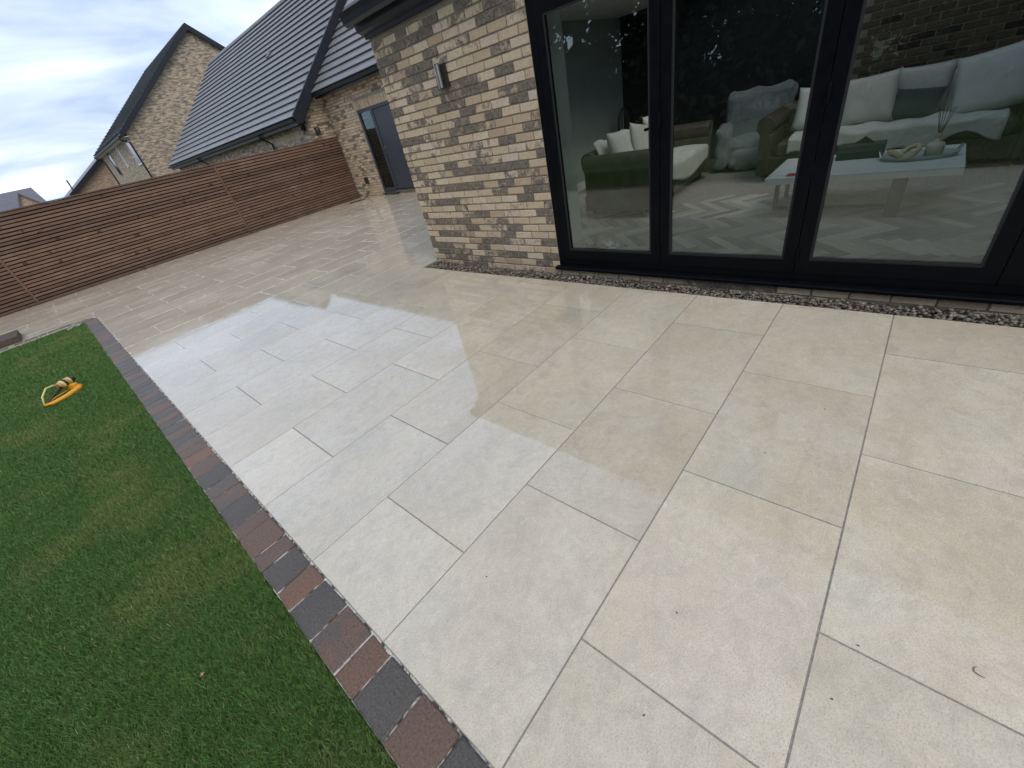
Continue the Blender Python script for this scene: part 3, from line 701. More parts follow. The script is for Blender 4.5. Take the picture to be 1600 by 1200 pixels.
# back door: frame, side light, leaf
bd = MB().box(XD + 0.02, XD + 0.09, DRY1 - 0.06, DRY1, DRZ0, DRZ1).box(XD + 0.02, XD + 0.09, DRY0, DRY0 + 0.06, DRZ0, DRZ1).box(XD + 0.02, XD + 0.09, DRY0 + 0.06, DRY1 - 0.06, DRZ1 - 0.07, DRZ1)
YS = 5.60
bd.box(XD + 0.02, XD + 0.09, YS - 0.06, YS + 0.06, DRZ0 + 0.07, DRZ1 - 0.07).box(XD + 0.02, XD + 0.09, DRY0 + 0.06, DRY1 - 0.06, DRZ0, DRZ0 + 0.05).box(XD + 0.02, XD + 0.09, YS + 0.06, DRY1 - 0.06, DRZ0 + 0.05, DRZ0 + 0.13)
bd.box(XD - 0.06, XD + 0.019, DRY0 + 0.9, DRY1 + 0.02, DRZ0 - 0.035, DRZ0 - 0.004)
bdo = hpart(bd, 'back_door', M_door)
MB().box(XD + 0.04, XD + 0.085, DRY0 + 0.065, YS - 0.065, DRZ0 + 0.06, DRZ1 - 0.078).build('door_leaf', M_door, bdo, 0.004, 1)
MB().box(XD + 0.05, XD + 0.056, YS + 0.06, DRY1 - 0.06, DRZ0 + 0.13, DRZ1 - 0.07).build('glass_pane', M_glass_far, bdo)
MB().box(XD - 0.03, XD + 0.018, DRY0 + 0.02, YS + 0.0, DRZ0 + 0.0, DRZ0 + 0.03).build('threshold', M_steel, bdo)
MB().box(XD + 0.03, XD + 0.039, YS - 0.115, YS - 0.085, 1.12, 1.36).tube([(XD + 0.03, YS - 0.10, 1.30), (XD - 0.02, YS - 0.10, 1.30), (XD - 0.02, YS - 0.21, 1.30)], 0.010, 8).build('door_handle', M_steel, bdo)
blind = MB()
for i in range(40): blind.box(XD + 0.11, XD + 0.125, YS + 0.05, DRY1 - 0.05, DRZ0 + 0.12 + i * 0.052, DRZ0 + 0.12 + i * 0.052 + 0.036)
blind.build('blind', plain('grey_blind', (0.20, 0.20, 0.18), 0.7), bdo)

# eaves over the front wall
ev = MB().prism([(XW + 0.02, 2.44), (XW - 0.03, 2.44), (XW - 0.035, 2.475), (XW + 0.02, 2.475)], 1, -13, YC + 0.02)
ev.prism([(XW + 0.02, 2.475), (XW - 0.03, 2.475), (XW - 0.085, 2.50), (XW - 0.10, 2.53), (XW - 0.105, 2.60), (XW - 0.08, 2.66), (XW + 0.02, 2.72)], 1, -13, YC + 0.045)
hpart(ev, 'fascia', M_fascia)
gp_ = [(XW - 0.12, 2.665), (XW - 0.12, 2.585), (XW - 0.145, 2.555), (XW - 0.185, 2.55), (XW - 0.215, 2.575), (XW - 0.225, 2.62), (XW - 0.24, 2.665), (XW - 0.232, 2.665), (XW - 0.21, 2.60), (XW - 0.18, 2.565), (XW - 0.15, 2.568), (XW - 0.128, 2.59), (XW - 0.128, 2.665)]
hpart(MB().prism(gp_, 1, -13, YC + 0.06), 'gutter', M_black_plastic)
# pitched roof over the front block
def roof_courses(parent, xe, ze, pitch, ln, y0, y1, mat, pinv, gauge=0.30, thick=0.052):
    n = int(ln / gauge); cs, sn = math.cos(pitch), math.sin(pitch)
    me = None
    for i in range(n + 1):
        s0 = i * gauge; s1 = min(s0 + gauge + 0.04, ln)
        def pt_(s_, h): return (xe + s_ * cs - h * sn, ze + s_ * sn + h * cs)
        mb = MB().prism([pt_(s0 + 0.02, 0.004), pt_(s0 + 0.012, thick * 0.55), pt_(s0 - 0.01, thick + 0.004), pt_(s0 - 0.006, thick + 0.018), pt_(s1, 0.016), pt_(s1, 0.002)], 1, y0, y1)
        o = mb.build('tile_course', mat, parent); 
    return n
# front roof (mostly above the frame)
fr_ = MB()
def slope_strip(x0, x1, y0, y1):
    zf = lambda x: 2.66 + 0.70 * (x - XW + 0.14) if x <= 6.2 else 2.66 + 0.70 * (6.2 - XW + 0.14) - 0.70 * (x - 6.2)
    fr_.prism([(x0, zf(x0)), (x0, zf(x0) + 0.06), (x1, zf(x1) + 0.06), (x1, zf(x1))], 1, y0, y1)
for y0, y1 in ((-13, -7.8), (-3.3, YC + 0.06)): slope_strip(XW - 0.14, 6.2, y0, y1); slope_strip(6.2, 9.1, y0, y1)
for x0, x1 in ((XW - 0.14, 4.25), (5.7, 6.2), (6.2, 6.5), (7.1, 9.1)): slope_strip(x0, x1, -7.8, -3.3)  # strips leave added, unseen openings that let daylight into the room
roof1 = hpart(fr_, 'roof', M_roof)
# roof over the back wall
p2 = math.atan(0.917); XE2, ZE2 = 7.83, 3.035
rb_ = MB().prism([(XE2, ZE2 - 0.03), (XE2, ZE2 - 0.002), (XE2 + 5 * math.cos(p2), ZE2 + 5 * math.sin(p2) - 0.002), (XE2 + 5 * math.cos(p2), ZE2 + 5 * math.sin(p2) - 0.03)], 1, -1.7, 7.80)
roof2 = hpart(rb_, 'back_roof', M_fascia)
roof_courses(roof2, XE2 - 0.03, ZE2, p2, 5.0, -1.7, 7.80, M_roof, None)
hpart(MB().box(XE2 + 0.02, XD + 0.1, -1.7, 7.80, 2.965, 3.0).box(XE2 + 0.02, XE2 + 0.045, -1.7, 7.80, 2.90, 3.045).prism([(XE2 - 0.10, 3.03), (XE2 - 0.09, 2.965), (XE2 - 0.05, 2.945), (XE2 - 0.005, 2.965), (XE2 + 0.012, 3.03)], 1, -1.68, 7.78), 'back_gutter', M_black_plastic)
# plug the rest of the house so that no light leaks in
hpart(MB().box(XD + 0.3, 14, -13, 7.9, -0.2, 2.9).box(9.75, XD + 0.3 + 3, -13, YC - 0.3, -0.2, 2.9), 'house_core', M_wall_dark)

# ------------------------------------------------------------------ glazed folding doors
bf = MB(); X0 = XW + 0.012; X1 = X0 + 0.07
bf.box(X0, X1, DY1 - 0.065, DY1, DZ0, DZ1).box(X0, X1, DY0, DY0 + 0.065, DZ0, DZ1).box(X0, X1, DY0 + 0.065, DY1 - 0.065, DZ1 - 0.07, DZ1).box(X0, X1, DY0 + 0.065, DY1 - 0.065, DZ0, DZ0 + 0.055)
doors = hpart(bf, 'folding_door', M_frame)
MB().prism([(XW - 0.048, 0.030), (XW - 0.048, 0.050), (XW - 0.040, 0.056), (X0 + 0.02, DZ0 - 0.002), (X0 + 0.02, 0.046), (XW - 0.036, 0.043), (XW - 0.042, 0.030)], 1, DY0 - 0.03, DY1 + 0.025).build('door_sill', M_frame, doors)
seams = [-3.967, -5.005, -6.035, -7.06, -8.053]
for i, (ya, yb) in enumerate(zip(seams, seams[1:])):
    y1_, y0_ = ya - 0.003, yb + 0.003
    xa, xb = X0 - 0.004, X1 - 0.006
    za, zb = DZ0 + 0.058, DZ1 - 0.073
    S = 0.076
    MB().box(xa, xb, y1_ - S, y1_, za, zb).box(xa, xb, y0_, y0_ + S, za, zb).box(xa, xb, y0_ + S, y1_ - S, za, za + 0.095).box(xa, xb, y0_ + S, y1_ - S, zb - 0.09, zb).build('door_panel', M_frame, doors)
    bd_ = MB(); q = 0.016
    bd_.box(xa + 0.006, xa + 0.02, y1_ - S - q, y1_ - S, za + 0.095, zb - 0.09).box(xa + 0.006, xa + 0.02, y0_ + S, y0_ + S + q, za + 0.095, zb - 0.09).box(xa + 0.006, xa + 0.02, y0_ + S + q, y1_ - S - q, za + 0.095, za + 0.095 + q).box(xa + 0.006, xa + 0.02, y0_ + S + q, y1_ - S - q, zb - 0.09 - q, zb - 0.09)
    bd_.build('glazing_bead', M_rubber, doors)
    MB().box(xa + 0.026, xa + 0.031, y0_ + S, y1_ - S, za + 0.095, zb - 0.09).build('glass_pane', M_glass, doors)
for y_ in (-4.985, -6.02):       # hinge covers
    hb = MB()
    for z_ in (0.22, 1.2): hb.tube([(X0 - 0.016, y_ - 0.02, z_), (X0 - 0.016, y_ - 0.02, z_ + 0.10)], 0.010, 10)
    hb.build('hinge', M_frame, doors)
hd = MB().box(X1 - 0.004, X1 + 0.008, -4.965, -4.935, 1.02, 1.26).tube([(X1 + 0.006, -4.95, 1.20), (X1 + 0.05, -4.95, 1.20), (X1 + 0.055, -4.93, 1.198), (X1 + 0.055, -4.82, 1.185)], 0.011, 10)
hd.build('door_handle', M_frame, doors)
MB().tube([(X1 + 0.004, -4.95, 1.08), (X1 + 0.016, -4.95, 1.08)], 0.009, 10).build('lock_cylinder', M_steel, doors)

# ------------------------------------------------------------------ wall lights and small fittings
wl = tag(empty('wall_light', (XW, -2.80, 1.93)), 'steel cylinder up and down light on the brick pier', 'wall light')
MB().box(-0.030, 0.004, -0.062, 0.062, -0.095, 0.095).build('back_plate', M_dark_plastic, wl, 0.004)
MB().tube([(-0.066, 0, -0.095), (-0.066, 0, 0.095)], 0.027, 20).build('lamp_body', M_steel, wl, smooth=False)
MB().tube([(-0.066, 0, -0.101), (-0.066, 0, -0.096)], 0.022, 16).tube([(-0.066, 0, 0.096), (-0.066, 0, 0.101)], 0.022, 16).build('lens_ring', M_dark_plastic, wl)
MB().box(-0.045, -0.030, -0.02, 0.02, -0.04, 0.04).build('bracket', M_dark_plastic, wl)
w2 = tag(empty('bulkhead_light', (7.55, 7.90, 2.13)), 'small dark lantern on the gable wall above the fence end', 'wall light')
MB().box(-0.05, 0.05, -0.02, 0.03, -0.10, 0.10).build('back_plate', M_dark_plastic, w2, 0.004); MB().lathe([(0.02, 0.10), (0.06, 0.085), (0.07, 0.0), (0.055, -0.09), (0.02, -0.10)], (0, -0.08, 0), 14).build('lamp_body', M_dark_plastic, w2, smooth=True)
w3 = tag(empty('outdoor_socket', (XD, 7.05, 0.50)), 'small black box on the brick wall left of the grey door', 'socket')
MB().box(-0.06, 0.003, -0.075, 0.075, -0.10, 0.10).build('box', M_dark_plastic, w3, 0.008); MB().prism([(-0.075, 0.02), (-0.062, -0.09), (-0.060, 0.09)], 1, -0.06, 0.06).build('cover_flap', M_dark_plastic, w3)
tag(MB().tube([(8.05, 7.2, 0.02), (7.9, 7.05, 0.05), (7.75, 7.0, 0.012), (7.5, 7.1, 0.012), (7.3, 7.2, 0.012)], 0.012, 8).build('cable', M_rubber, smooth=True), 'black cable end lying on the slabs below the grey door wall', 'cable')

# ------------------------------------------------------------------ neighbouring house with the big roof
nb = tag(empty('neighbour_house', (7.0, 7.95, 0)), 'brick house with long grey tiled roof rising behind the fence', 'house')
def npart(mb, name, mat, parent=None, **k):
    o = mb.build(name, mat, None, **k); o.parent = parent or nb
    if parent is None: o.matrix_parent_inverse = Matrix.Translation((-7.0, -7.95, 0))
    return o
NX, NZ, KP = 7.0, 2.56, 0.917
pn = math.atan(KP); RX, RZ = 11.5, NZ + KP * 4.5
npart(MB().prism([(NX + 0.32, -0.2), (NX + 0.32, NZ + 0.2), (RX, RZ - 0.15), (15.7, NZ + 0.2), (15.7, -0.2)], 1, 8.02, 23.9), 'wall', M_far_brick)
gw = MB(); rb3 = random.Random(9)
c = 0
while Z0 + CH * c < 5.5:      # gable wall seen between the fence and the verge
    z = Z0 + CH * c
    if z > 1.6:
        x = NX + 0.33 + (0.11 if c % 2 else 0)
        while x < 9.4:
            if z + 0.065 < NZ + KP * (x - NX) - 0.05: joined_brick(gw, 1, 7.955, x, x + 0.215, z, brick_colour(rb3), depth=0.065)
            x += 0.2255
    c += 1
gwo = npart(MB().prism([(NX + 0.33, -0.2), (NX + 0.33, NZ + 0.12), (9.6, NZ + KP * 2.45), (9.6, -0.2)], 1, 7.966, 8.021), 'gable_wall', M_mortar)
o = gw.build('brick', M_brick_far, gwo); o['kind'] = 'stuff'
sold = MB(); y = 8.6
while y < 11.0: joined_brick(sold, 0, NX + 0.312, y, y + 0.066, 2.06, (rb3.uniform(0.4, 0.9), rb3.uniform(0, 0.5), rb3.random()), h=0.215, depth=0.02); y += 0.0765
so = sold.build('soldier_course', M_brick_far); so.parent = nb; so.matrix_parent_inverse = Matrix.Translation((-7.0, -7.95, 0)); so['kind'] = 'stuff'
nr = npart(MB().prism([(NX, NZ - 0.03), (NX, NZ - 0.003), (RX, RZ - 0.003), (16.0, NZ - 0.003), (16.0, NZ - 0.03), (RX, RZ - 0.05)], 1, 7.82, 24.0), 'roof', M_fascia)
roof_courses(nr, NX - 0.04, NZ, pn, 4.5 / math.cos(pn), 7.80, 24.1, M_roof, None)
MB().tube([(RX, 7.8, RZ + 0.02), (RX, 24.1, RZ + 0.02)], 0.11, 10).build('ridge', M_roof, nr)
npart(MB().prism([(NX - 0.05, NZ - 0.03), (NX - 0.06, NZ + 0.09), (RX, RZ + 0.10), (RX, RZ - 0.22), (NX + 0.15, NZ - 0.17), (NX - 0.02, NZ - 0.17)], 1, 7.73, 7.798), 'verge_board', M_fascia)
npart(MB().prism([(NX + 0.0, NZ - 0.175), (NX + 0.0, NZ - 0.19), (NX + 0.34, NZ - 0.19), (NX + 0.34, NZ - 0.175)], 1, 7.79, 24.0).box(NX - 0.0, NX + 0.02, 7.80, 24.0, NZ - 0.174, NZ - 0.03), 'soffit', M_fascia)
npart(MB().prism([(NX - 0.12, NZ - 0.01), (NX - 0.11, NZ - 0.08), (NX - 0.065, NZ - 0.10), (NX - 0.02, NZ - 0.08), (NX - 0.008, NZ - 0.01)], 1, 7.80, 24.1), 'gutter', M_black_plastic)
for y_ in (10.8, 18.5): npart(MB().tube([(NX - 0.06, y_, NZ - 0.1), (NX - 0.04, y_, NZ - 0.2), (NX + 0.25, y_, NZ - 0.42), (NX + 0.27, y_, 0)], 0.034, 8), 'downpipe', M_black_plastic)
npart(MB().tube([(NX + 0.28, 8.12, NZ - 0.2), (NX + 0.28, 8.12, NZ - 0.36)], 0.04, 8).box(NX + 0.15, NX + 0.31, 8.06, 8.22, NZ - 0.33, NZ - 0.24), 'gutter_outlet', M_black_plastic)
vx, vy = 9.54, 12.85; vz = NZ + KP * (vx - NX)
vt = MB().box(-0.16, 0.10, -0.12, 0.12, 0.0, 0.12).build('roof_vent', M_roof_dark, nr, 0.01); vt.location = (vx, vy, vz + 0.01); vt.rotation_euler = (0, -pn, 0)

# ------------------------------------------------------------------ tall gabled house beyond
gh = tag(empty('gabled_house', (7.2, 30, 0)), 'tall buff brick gabled house with narrow windows beyond the fence', 'house')
def gpart(mb, name, mat, parent=None, root=gh, **k):
    o = mb.build(name, mat, None, **k); o.parent = parent or root
    if parent is None: o.matrix_parent_inverse = Matrix.Translation(-Vector(root.location))
    return o
HX, HY, HE, HP = 7.17, 30.0, 4.98, 9.55; HW = 6.15; HYF = 42.3
gpart(MB().prism([(HX, -0.2), (HX, HE), (HX + HW, HP), (HX + 2 * HW, HE), (HX + 2 * HW, -0.2)], 1, HY, HYF), 'wall', M_far_brick)
sl_ = (HP - HE) / HW; ph = math.atan(sl_)
gr = gpart(MB().prism([(HX - 0.35, HE - 0.35 * sl_ + 0.02), (HX - 0.35, HE - 0.35 * sl_ + 0.16), (HX + HW, HP + 0.20), (HX + 2 * HW + 0.35, HE - 0.35 * sl_ + 0.16), (HX + 2 * HW + 0.35, HE - 0.35 * sl_ + 0.02), (HX + HW, HP + 0.02)], 1, HY - 0.18, HYF + 0.2), 'roof', M_roof_dark)
roof_courses(gr, HX - 0.40, HE - 0.40 * sl_ + 0.17, ph, HW / math.cos(ph) + 0.45, HY - 0.2, HYF + 0.22, M_roof_dark, None)
gpart(MB().prism([(HX - 0.36, HE - 0.36 * sl_ - 0.12), (HX - 0.36, HE - 0.36 * sl_ + 0.19), (HX + HW, HP + 0.24), (HX + 2 * HW + 0.35, HE - 0.35 * sl_ + 0.18), (HX + 2 * HW + 0.35, HE - 0.35 * sl_ - 0.12), (HX + HW, HP - 0.10)], 1, HY - 0.26, HY - 0.205), 'verge_board', M_fascia)
gpart(MB().box(HX - 0.36, HX - 0.005, HY - 0.2, HYF + 0.2, HE - 0.32, HE - 0.29), 'soffit', M_white_upvc)
gpart(MB().prism([(HX - 0.48, HE - 0.20), (HX - 0.46, HE - 0.30), (HX - 0.42, HE - 0.32), (HX - 0.37, HE - 0.30), (HX - 0.36, HE - 0.20)], 1, HY - 0.2, HYF + 0.2), 'gutter', M_black_plastic)
for y_, in ((30.12,), (42.1,)): gpart(MB().tube([(HX - 0.42, y_, HE - 0.3), (HX - 0.42, y_, HE - 0.38), (HX - 0.06, y_, HE - 0.62), (HX - 0.06, y_, 0)], 0.045, 8), 'downpipe', M_black_plastic)
for (y0, y1, z0, z1, mt) in ((30.35, 31.6, 3.28, 4.70, M_white_upvc), (34.9, 35.3, 3.45, 4.62, M_white_upvc), (38.6, 39.6, 3.25, 4.70, M_win_dark)):
    wv_ = gpart(MB().box(HX - 0.05, HX - 0.002, y0, y1, z0 - 0.06, z0).box(HX - 0.02, HX - 0.003, y0, y0 + 0.08, z0, z1).box(HX - 0.03, HX - 0.003, y1 - 0.07, y1, z0, z1).box(HX - 0.03, HX - 0.003, y0 + 0.10, y1 - 0.07, z1 - 0.07, z1), 'window', mt)
    MB().box(HX - 0.012, HX - 0.006, y0 + 0.10, y1 - 0.07, z0, z1 - 0.07).build('window_pane', M_pane, wv_)

# lower gabled house behind it
lh = tag(empty('low_gabled_house', (5, 46, 0)), 'lower brick gable peeking out left of the tall house', 'house')
LX, LY, LE, LR = 4.25, 46.0, 2.85, 0.62
gpart(MB().prism([(LX + 0.3, -0.2), (LX + 0.3, LE), (LX + 5.3, LE + 5.0 * LR), (LX + 10.3, LE), (LX + 10.3, -0.2)], 1, LY, LY + 9), 'wall', M_far_brick_red, root=lh)
gpart(MB().prism([(LX - 0.1, LE - 0.22), (LX - 0.1, LE + 0.0), (LX + 5.3, LE + 5.4 * LR), (LX + 10.7, LE), (LX + 10.7, LE - 0.22), (LX + 5.3, LE + 5.4 * LR - 0.22)], 1, LY - 0.3, LY + 9.3), 'roof', M_roof_far, root=lh)
gpart(MB().prism([(LX - 0.12, LE - 0.30), (LX - 0.12, LE + 0.02), (LX + 5.3, LE + 5.4 * LR + 0.03), (LX + 5.3, LE + 5.4 * LR - 0.30)], 1, LY - 0.36, LY - 0.302), 'verge_board', M_fascia, root=lh)
gpart(MB().tube([(LX + 0.35, LY + 0.8, LE - 0.2), (LX + 0.42, LY + 0.8, LE + 1.05)], 0.05, 8), 'flue', M_black_plastic, root=lh)

# far house at the left edge
S_ = 1.45
def fp(x, y, z): return (CAM.x + (x - CAM.x) * S_, CAM.y + (y - CAM.y) * S_, CAM.z + (z - CAM.z) * S_)
fh = tag(empty('far_house', fp(1.5, 60, -1.0)), 'distant house with grey-purple roof and small brick gable at far left', 'house')
mb = MB(); A = [fp(-8, 63.5, 4.62), fp(3.1, 63.5, 4.65), fp(3.35, 59.5, 2.55), fp(-8, 59.5, 2.5), fp(3.35, 67.5, 2.6), fp(-8, 67.5, 2.5)]
mb.add(A, [(0, 3, 2, 1), (0, 1, 4, 5), (1, 2, 4), (0, 5, 3), (3, 5, 4, 2)])
o = mb.build('roof', M_roof_far); o.parent = fh; o.matrix_parent_inverse = Matrix.Translation(-Vector(fh.location))
x0, y0, z0 = fp(-7.8, 60, -1); x1, y1, z1 = fp(3.15, 67, 2.52)
o = MB().box(x0, x1, y0, y1, z0, z1).build('wall', M_far_brick_red); o.parent = fh; o.matrix_parent_inverse = Matrix.Translation(-Vector(fh.location))
def fgab(dx_, dz_): return [(fp(0.85 - dx_, 59, 0)[0], fp(0, 59, 2.3)[2]), (fp(1.72, 59, 0)[0], fp(0, 59, 4.08 + dz_)[2]), (fp(3.25 + dx_, 59, 0)[0], fp(0, 59, 2.3)[2])]
o = MB().prism(fgab(0, 0), 1, fp(0, 58.6, 0)[1], fp(0, 62, 0)[1]).build('front_gable', M_far_brick_red); o.parent = fh; o.matrix_parent_inverse = Matrix.Translation(-Vector(fh.location))
g0, g1, g2 = fgab(0.16, 0.16); h0, h1, h2 = fgab(-0.02, -0.03)
o = MB().prism([g0, g1, g2, h2, h1, h0], 1, fp(0, 58.45, 0)[1], fp(0, 62, 0)[1]).build('gable_roof', M_roof_far); o.parent = fh; o.matrix_parent_inverse = Matrix.Translation(-Vector(fh.location))

# ------------------------------------------------------------------ the room behind the glass
FZ = 0.075
RXI, RY0, RY1, RXB = XW + 0.302, -8.9, -2.1, 9.4
rf = tag(MB().box(X1 + 0.002, RXB, RY0, RY1, -0.19, FZ - 0.006).build('room_floor', plain('floor_bed', (0.16, 0.145, 0.125), 0.6)), kind='structure')
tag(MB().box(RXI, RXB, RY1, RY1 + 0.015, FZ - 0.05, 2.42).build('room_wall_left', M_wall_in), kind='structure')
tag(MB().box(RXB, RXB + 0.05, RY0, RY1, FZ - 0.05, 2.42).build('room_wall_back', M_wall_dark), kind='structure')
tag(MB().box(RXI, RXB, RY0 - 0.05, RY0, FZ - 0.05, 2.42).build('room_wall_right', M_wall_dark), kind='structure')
tag(MB().box(X1 + 0.01, 4.5, RY0 - 0.05, RY1 + 0.02, 2.422, 2.46).box(8.2, RXB + 0.05, RY0 - 0.05, RY1 + 0.02, 2.422, 2.46).box(4.5, 8.2, RY0 - 0.05, -7.7, 2.422, 2.46).box(4.5, 8.2, -3.4, RY1 + 0.02, 2.422, 2.46).build('room_ceiling', M_plaster), kind='structure')  # ceiling with an added, unseen opening to brighten the room
tag(MB().box(X1 + 0.002, RXI + 0.16, DY1 - 0.02, DY1 + 0.12, FZ - 0.05, 2.42).box(RXI + 0.001, RXI + 0.16, DY1 + 0.12, RY1, FZ - 0.05, 2.42).box(X1 + 0.002, RXI + 0.1, RY0, DY0 + 0.02, FZ - 0.05, 2.42).build('room_pier', M_plaster), kind='structure')
sk = MB().box(X1 + 0.004, RXI + 0.176, DY1 - 0.036, DY1 - 0.021, FZ, FZ + 0.13).box(RXI + 0.161, RXI + 0.176, DY1 - 0.021, RY1, FZ, FZ + 0.13).box(RXI + 0.18, RXB, RY1 - 0.016, RY1 - 0.001, FZ, FZ + 0.13)
tag(sk.build('skirting_board', M_skirt), kind='structure')
# herringbone planks
PL, PW = 0.45, 0.09
pm = MB().box(-PL / 2 + 0.001, PL / 2 - 0.001, -PW / 2 + 0.001, PW / 2 - 0.001, -0.006, 0).mesh('plank', 0.0012, 1)
planks = []
ca = math.sqrt(0.5)
for i in range(-60, 60):
    for j in range(-14, 14):
        # lattice of an L-pair: vectors in rotated frame
        u0 = i * PW + j * PL; v0 = i * PW - j * PL
        for kind_ in (0, 1):
            if kind_ == 0: cu, cv, ang = u0 + PL / 2, v0 + PW / 2, 0
            else: cu, cv, ang = u0 + PW / 2, v0 + PW + PL / 2, math.pi / 2
            x = 6.0 + (cu - cv) * ca; y_ = -6.0 + (cu + cv) * ca
            if X1 - 0.18 < x < RXB - 0.1 and RY0 + 0.1 < y_ < RY1 - 0.2: planks.append((x, y_, ang + math.pi / 4))
planks = [p for p in planks if not (p[1] > DY1 - 0.2 and p[0] < RXI + 0.3)]
planks.sort(key=lambda p: (p[0] - CAM.x) ** 2 + (p[1] - CAM.y) ** 2)
far_pl = MB()
for i, (x, y_, a) in enumerate(planks):
    ext = (PL + PW) / 2 * ca
    if x - ext < X1 + 0.004:
        ux, uy = math.cos(a), math.sin(a); h, w = PL / 2 - 0.001, PW / 2 - 0.001
        poly = [(ux * s1 * h - uy * s2 * w, uy * s1 * h + ux * s2 * w) for s1, s2 in ((-1, -1), (1, -1), (1, 1), (-1, 1))]; lim = X1 + 0.004 - x; cut = []
        for p_, q_ in zip(poly, poly[1:] + poly[:1]):
            if p_[0] >= lim: cut.append(p_)
            if (p_[0] >= lim) != (q_[0] >= lim): t_ = (lim - p_[0]) / (q_[0] - p_[0]); cut.append((lim, p_[1] + (q_[1] - p_[1]) * t_))
        if len(cut) > 2: o = MB().prism(cut, 2, -0.005, -0.0002).build('plank', M_plank, rf); o.location = (x, y_, FZ)
    elif i < 330:
        o = new_obj('plank', pm, M_plank, rf); o.location = (x, y_, FZ); o.rotation_euler = (0, 0, a)
    else:
        ux, uy = math.cos(a), math.sin(a); h, w = PL / 2 - 0.001, PW / 2 - 0.001
        far_pl.add([(x + ux * s1 * h - uy * s2 * w, y_ + uy * s1 * h + ux * s2 * w, FZ) for s1, s2 in ((-1, -1), (1, -1), (1, 1), (-1, 1))], [(0, 1, 2, 3)])
if far_pl.v:
    o = far_pl.build('plank', M_plank, rf); o['kind'] = 'stuff'
# brick chimney breast behind the long sofa
cb = tag(MB().box(8.16, RXB, RY0, -5.55, FZ, 2.42).build('chimney_breast', M_mortar), kind='structure')
ib = MB(); rb4 = random.Random(6)
for c in range(31):
    z = FZ + 0.01 + CH * c; y_ = -5.55 - (0.11 if c % 2 else 0)
    while y_ > RY0 + 0.25:
        if z < 2.33: joined_brick(ib, 0, 8.15, y_ - 0.215, y_, z, (rb4.uniform(0.1, 0.6), rb4.uniform(0, 0.8), rb4.random()), depth=0.02)
        y_ -= 0.2255
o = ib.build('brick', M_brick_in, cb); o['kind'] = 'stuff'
# white door frame and the near-black wall inside it as an unlit doorway
tag(MB().box(RXB - 0.03, RXB - 0.002, -2.98, -2.90, FZ, 2.1).box(RXB - 0.03, RXB - 0.002, -4.0, -3.92, FZ, 2.1).box(RXB - 0.03, RXB - 0.002, -3.92, -2.98, 2.03, 2.1).build('door_frame', M_skirt), kind='structure')

def pillow(name, size, mat, parent=None, puff=0.5):
    w, h, t = size; n = 14; V = []; 
    for side in (1, -1):
        for i in range(n + 1):
            for j in range(n + 1):
                u, v = i / n * 2 - 1, j / n * 2 - 1
                e_ = max(0.0, (1 - u ** 4)) * max(0.0, (1 - v ** 4))
                pin = 1 - 0.06 * (1 - abs(u) ** 3 * abs(v) ** 3)
                V.append((u * w / 2 * pin, side * t / 2 * e_ ** 0.45 * (1 + 0.08 * math.sin(5 * u + 3 * v)), v * h / 2 * pin))
    F = []
    m = n + 1
    for s_ in (0, 1):
        b = s_ * m * m
        for i in range(n):
            for j in range(n):
                q = (b + i * m + j, b + (i + 1) * m + j, b + (i + 1) * m + j + 1, b + i * m + j + 1); F.append(q if s_ == 0 else q[::-1])
    me = bpy.data.meshes.new(name); me.from_pydata(V, [], F); bm = bmesh.new(); bm.from_mesh(me); bmesh.ops.remove_doubles(bm, verts=bm.verts, dist=0.0005); bmesh.ops.recalc_face_normals(bm, faces=bm.faces); bm.to_mesh(me); bm.free()
    me.polygons.foreach_set('use_smooth', [True] * len(me.polygons))
    return new_obj(name, me, mat, parent)

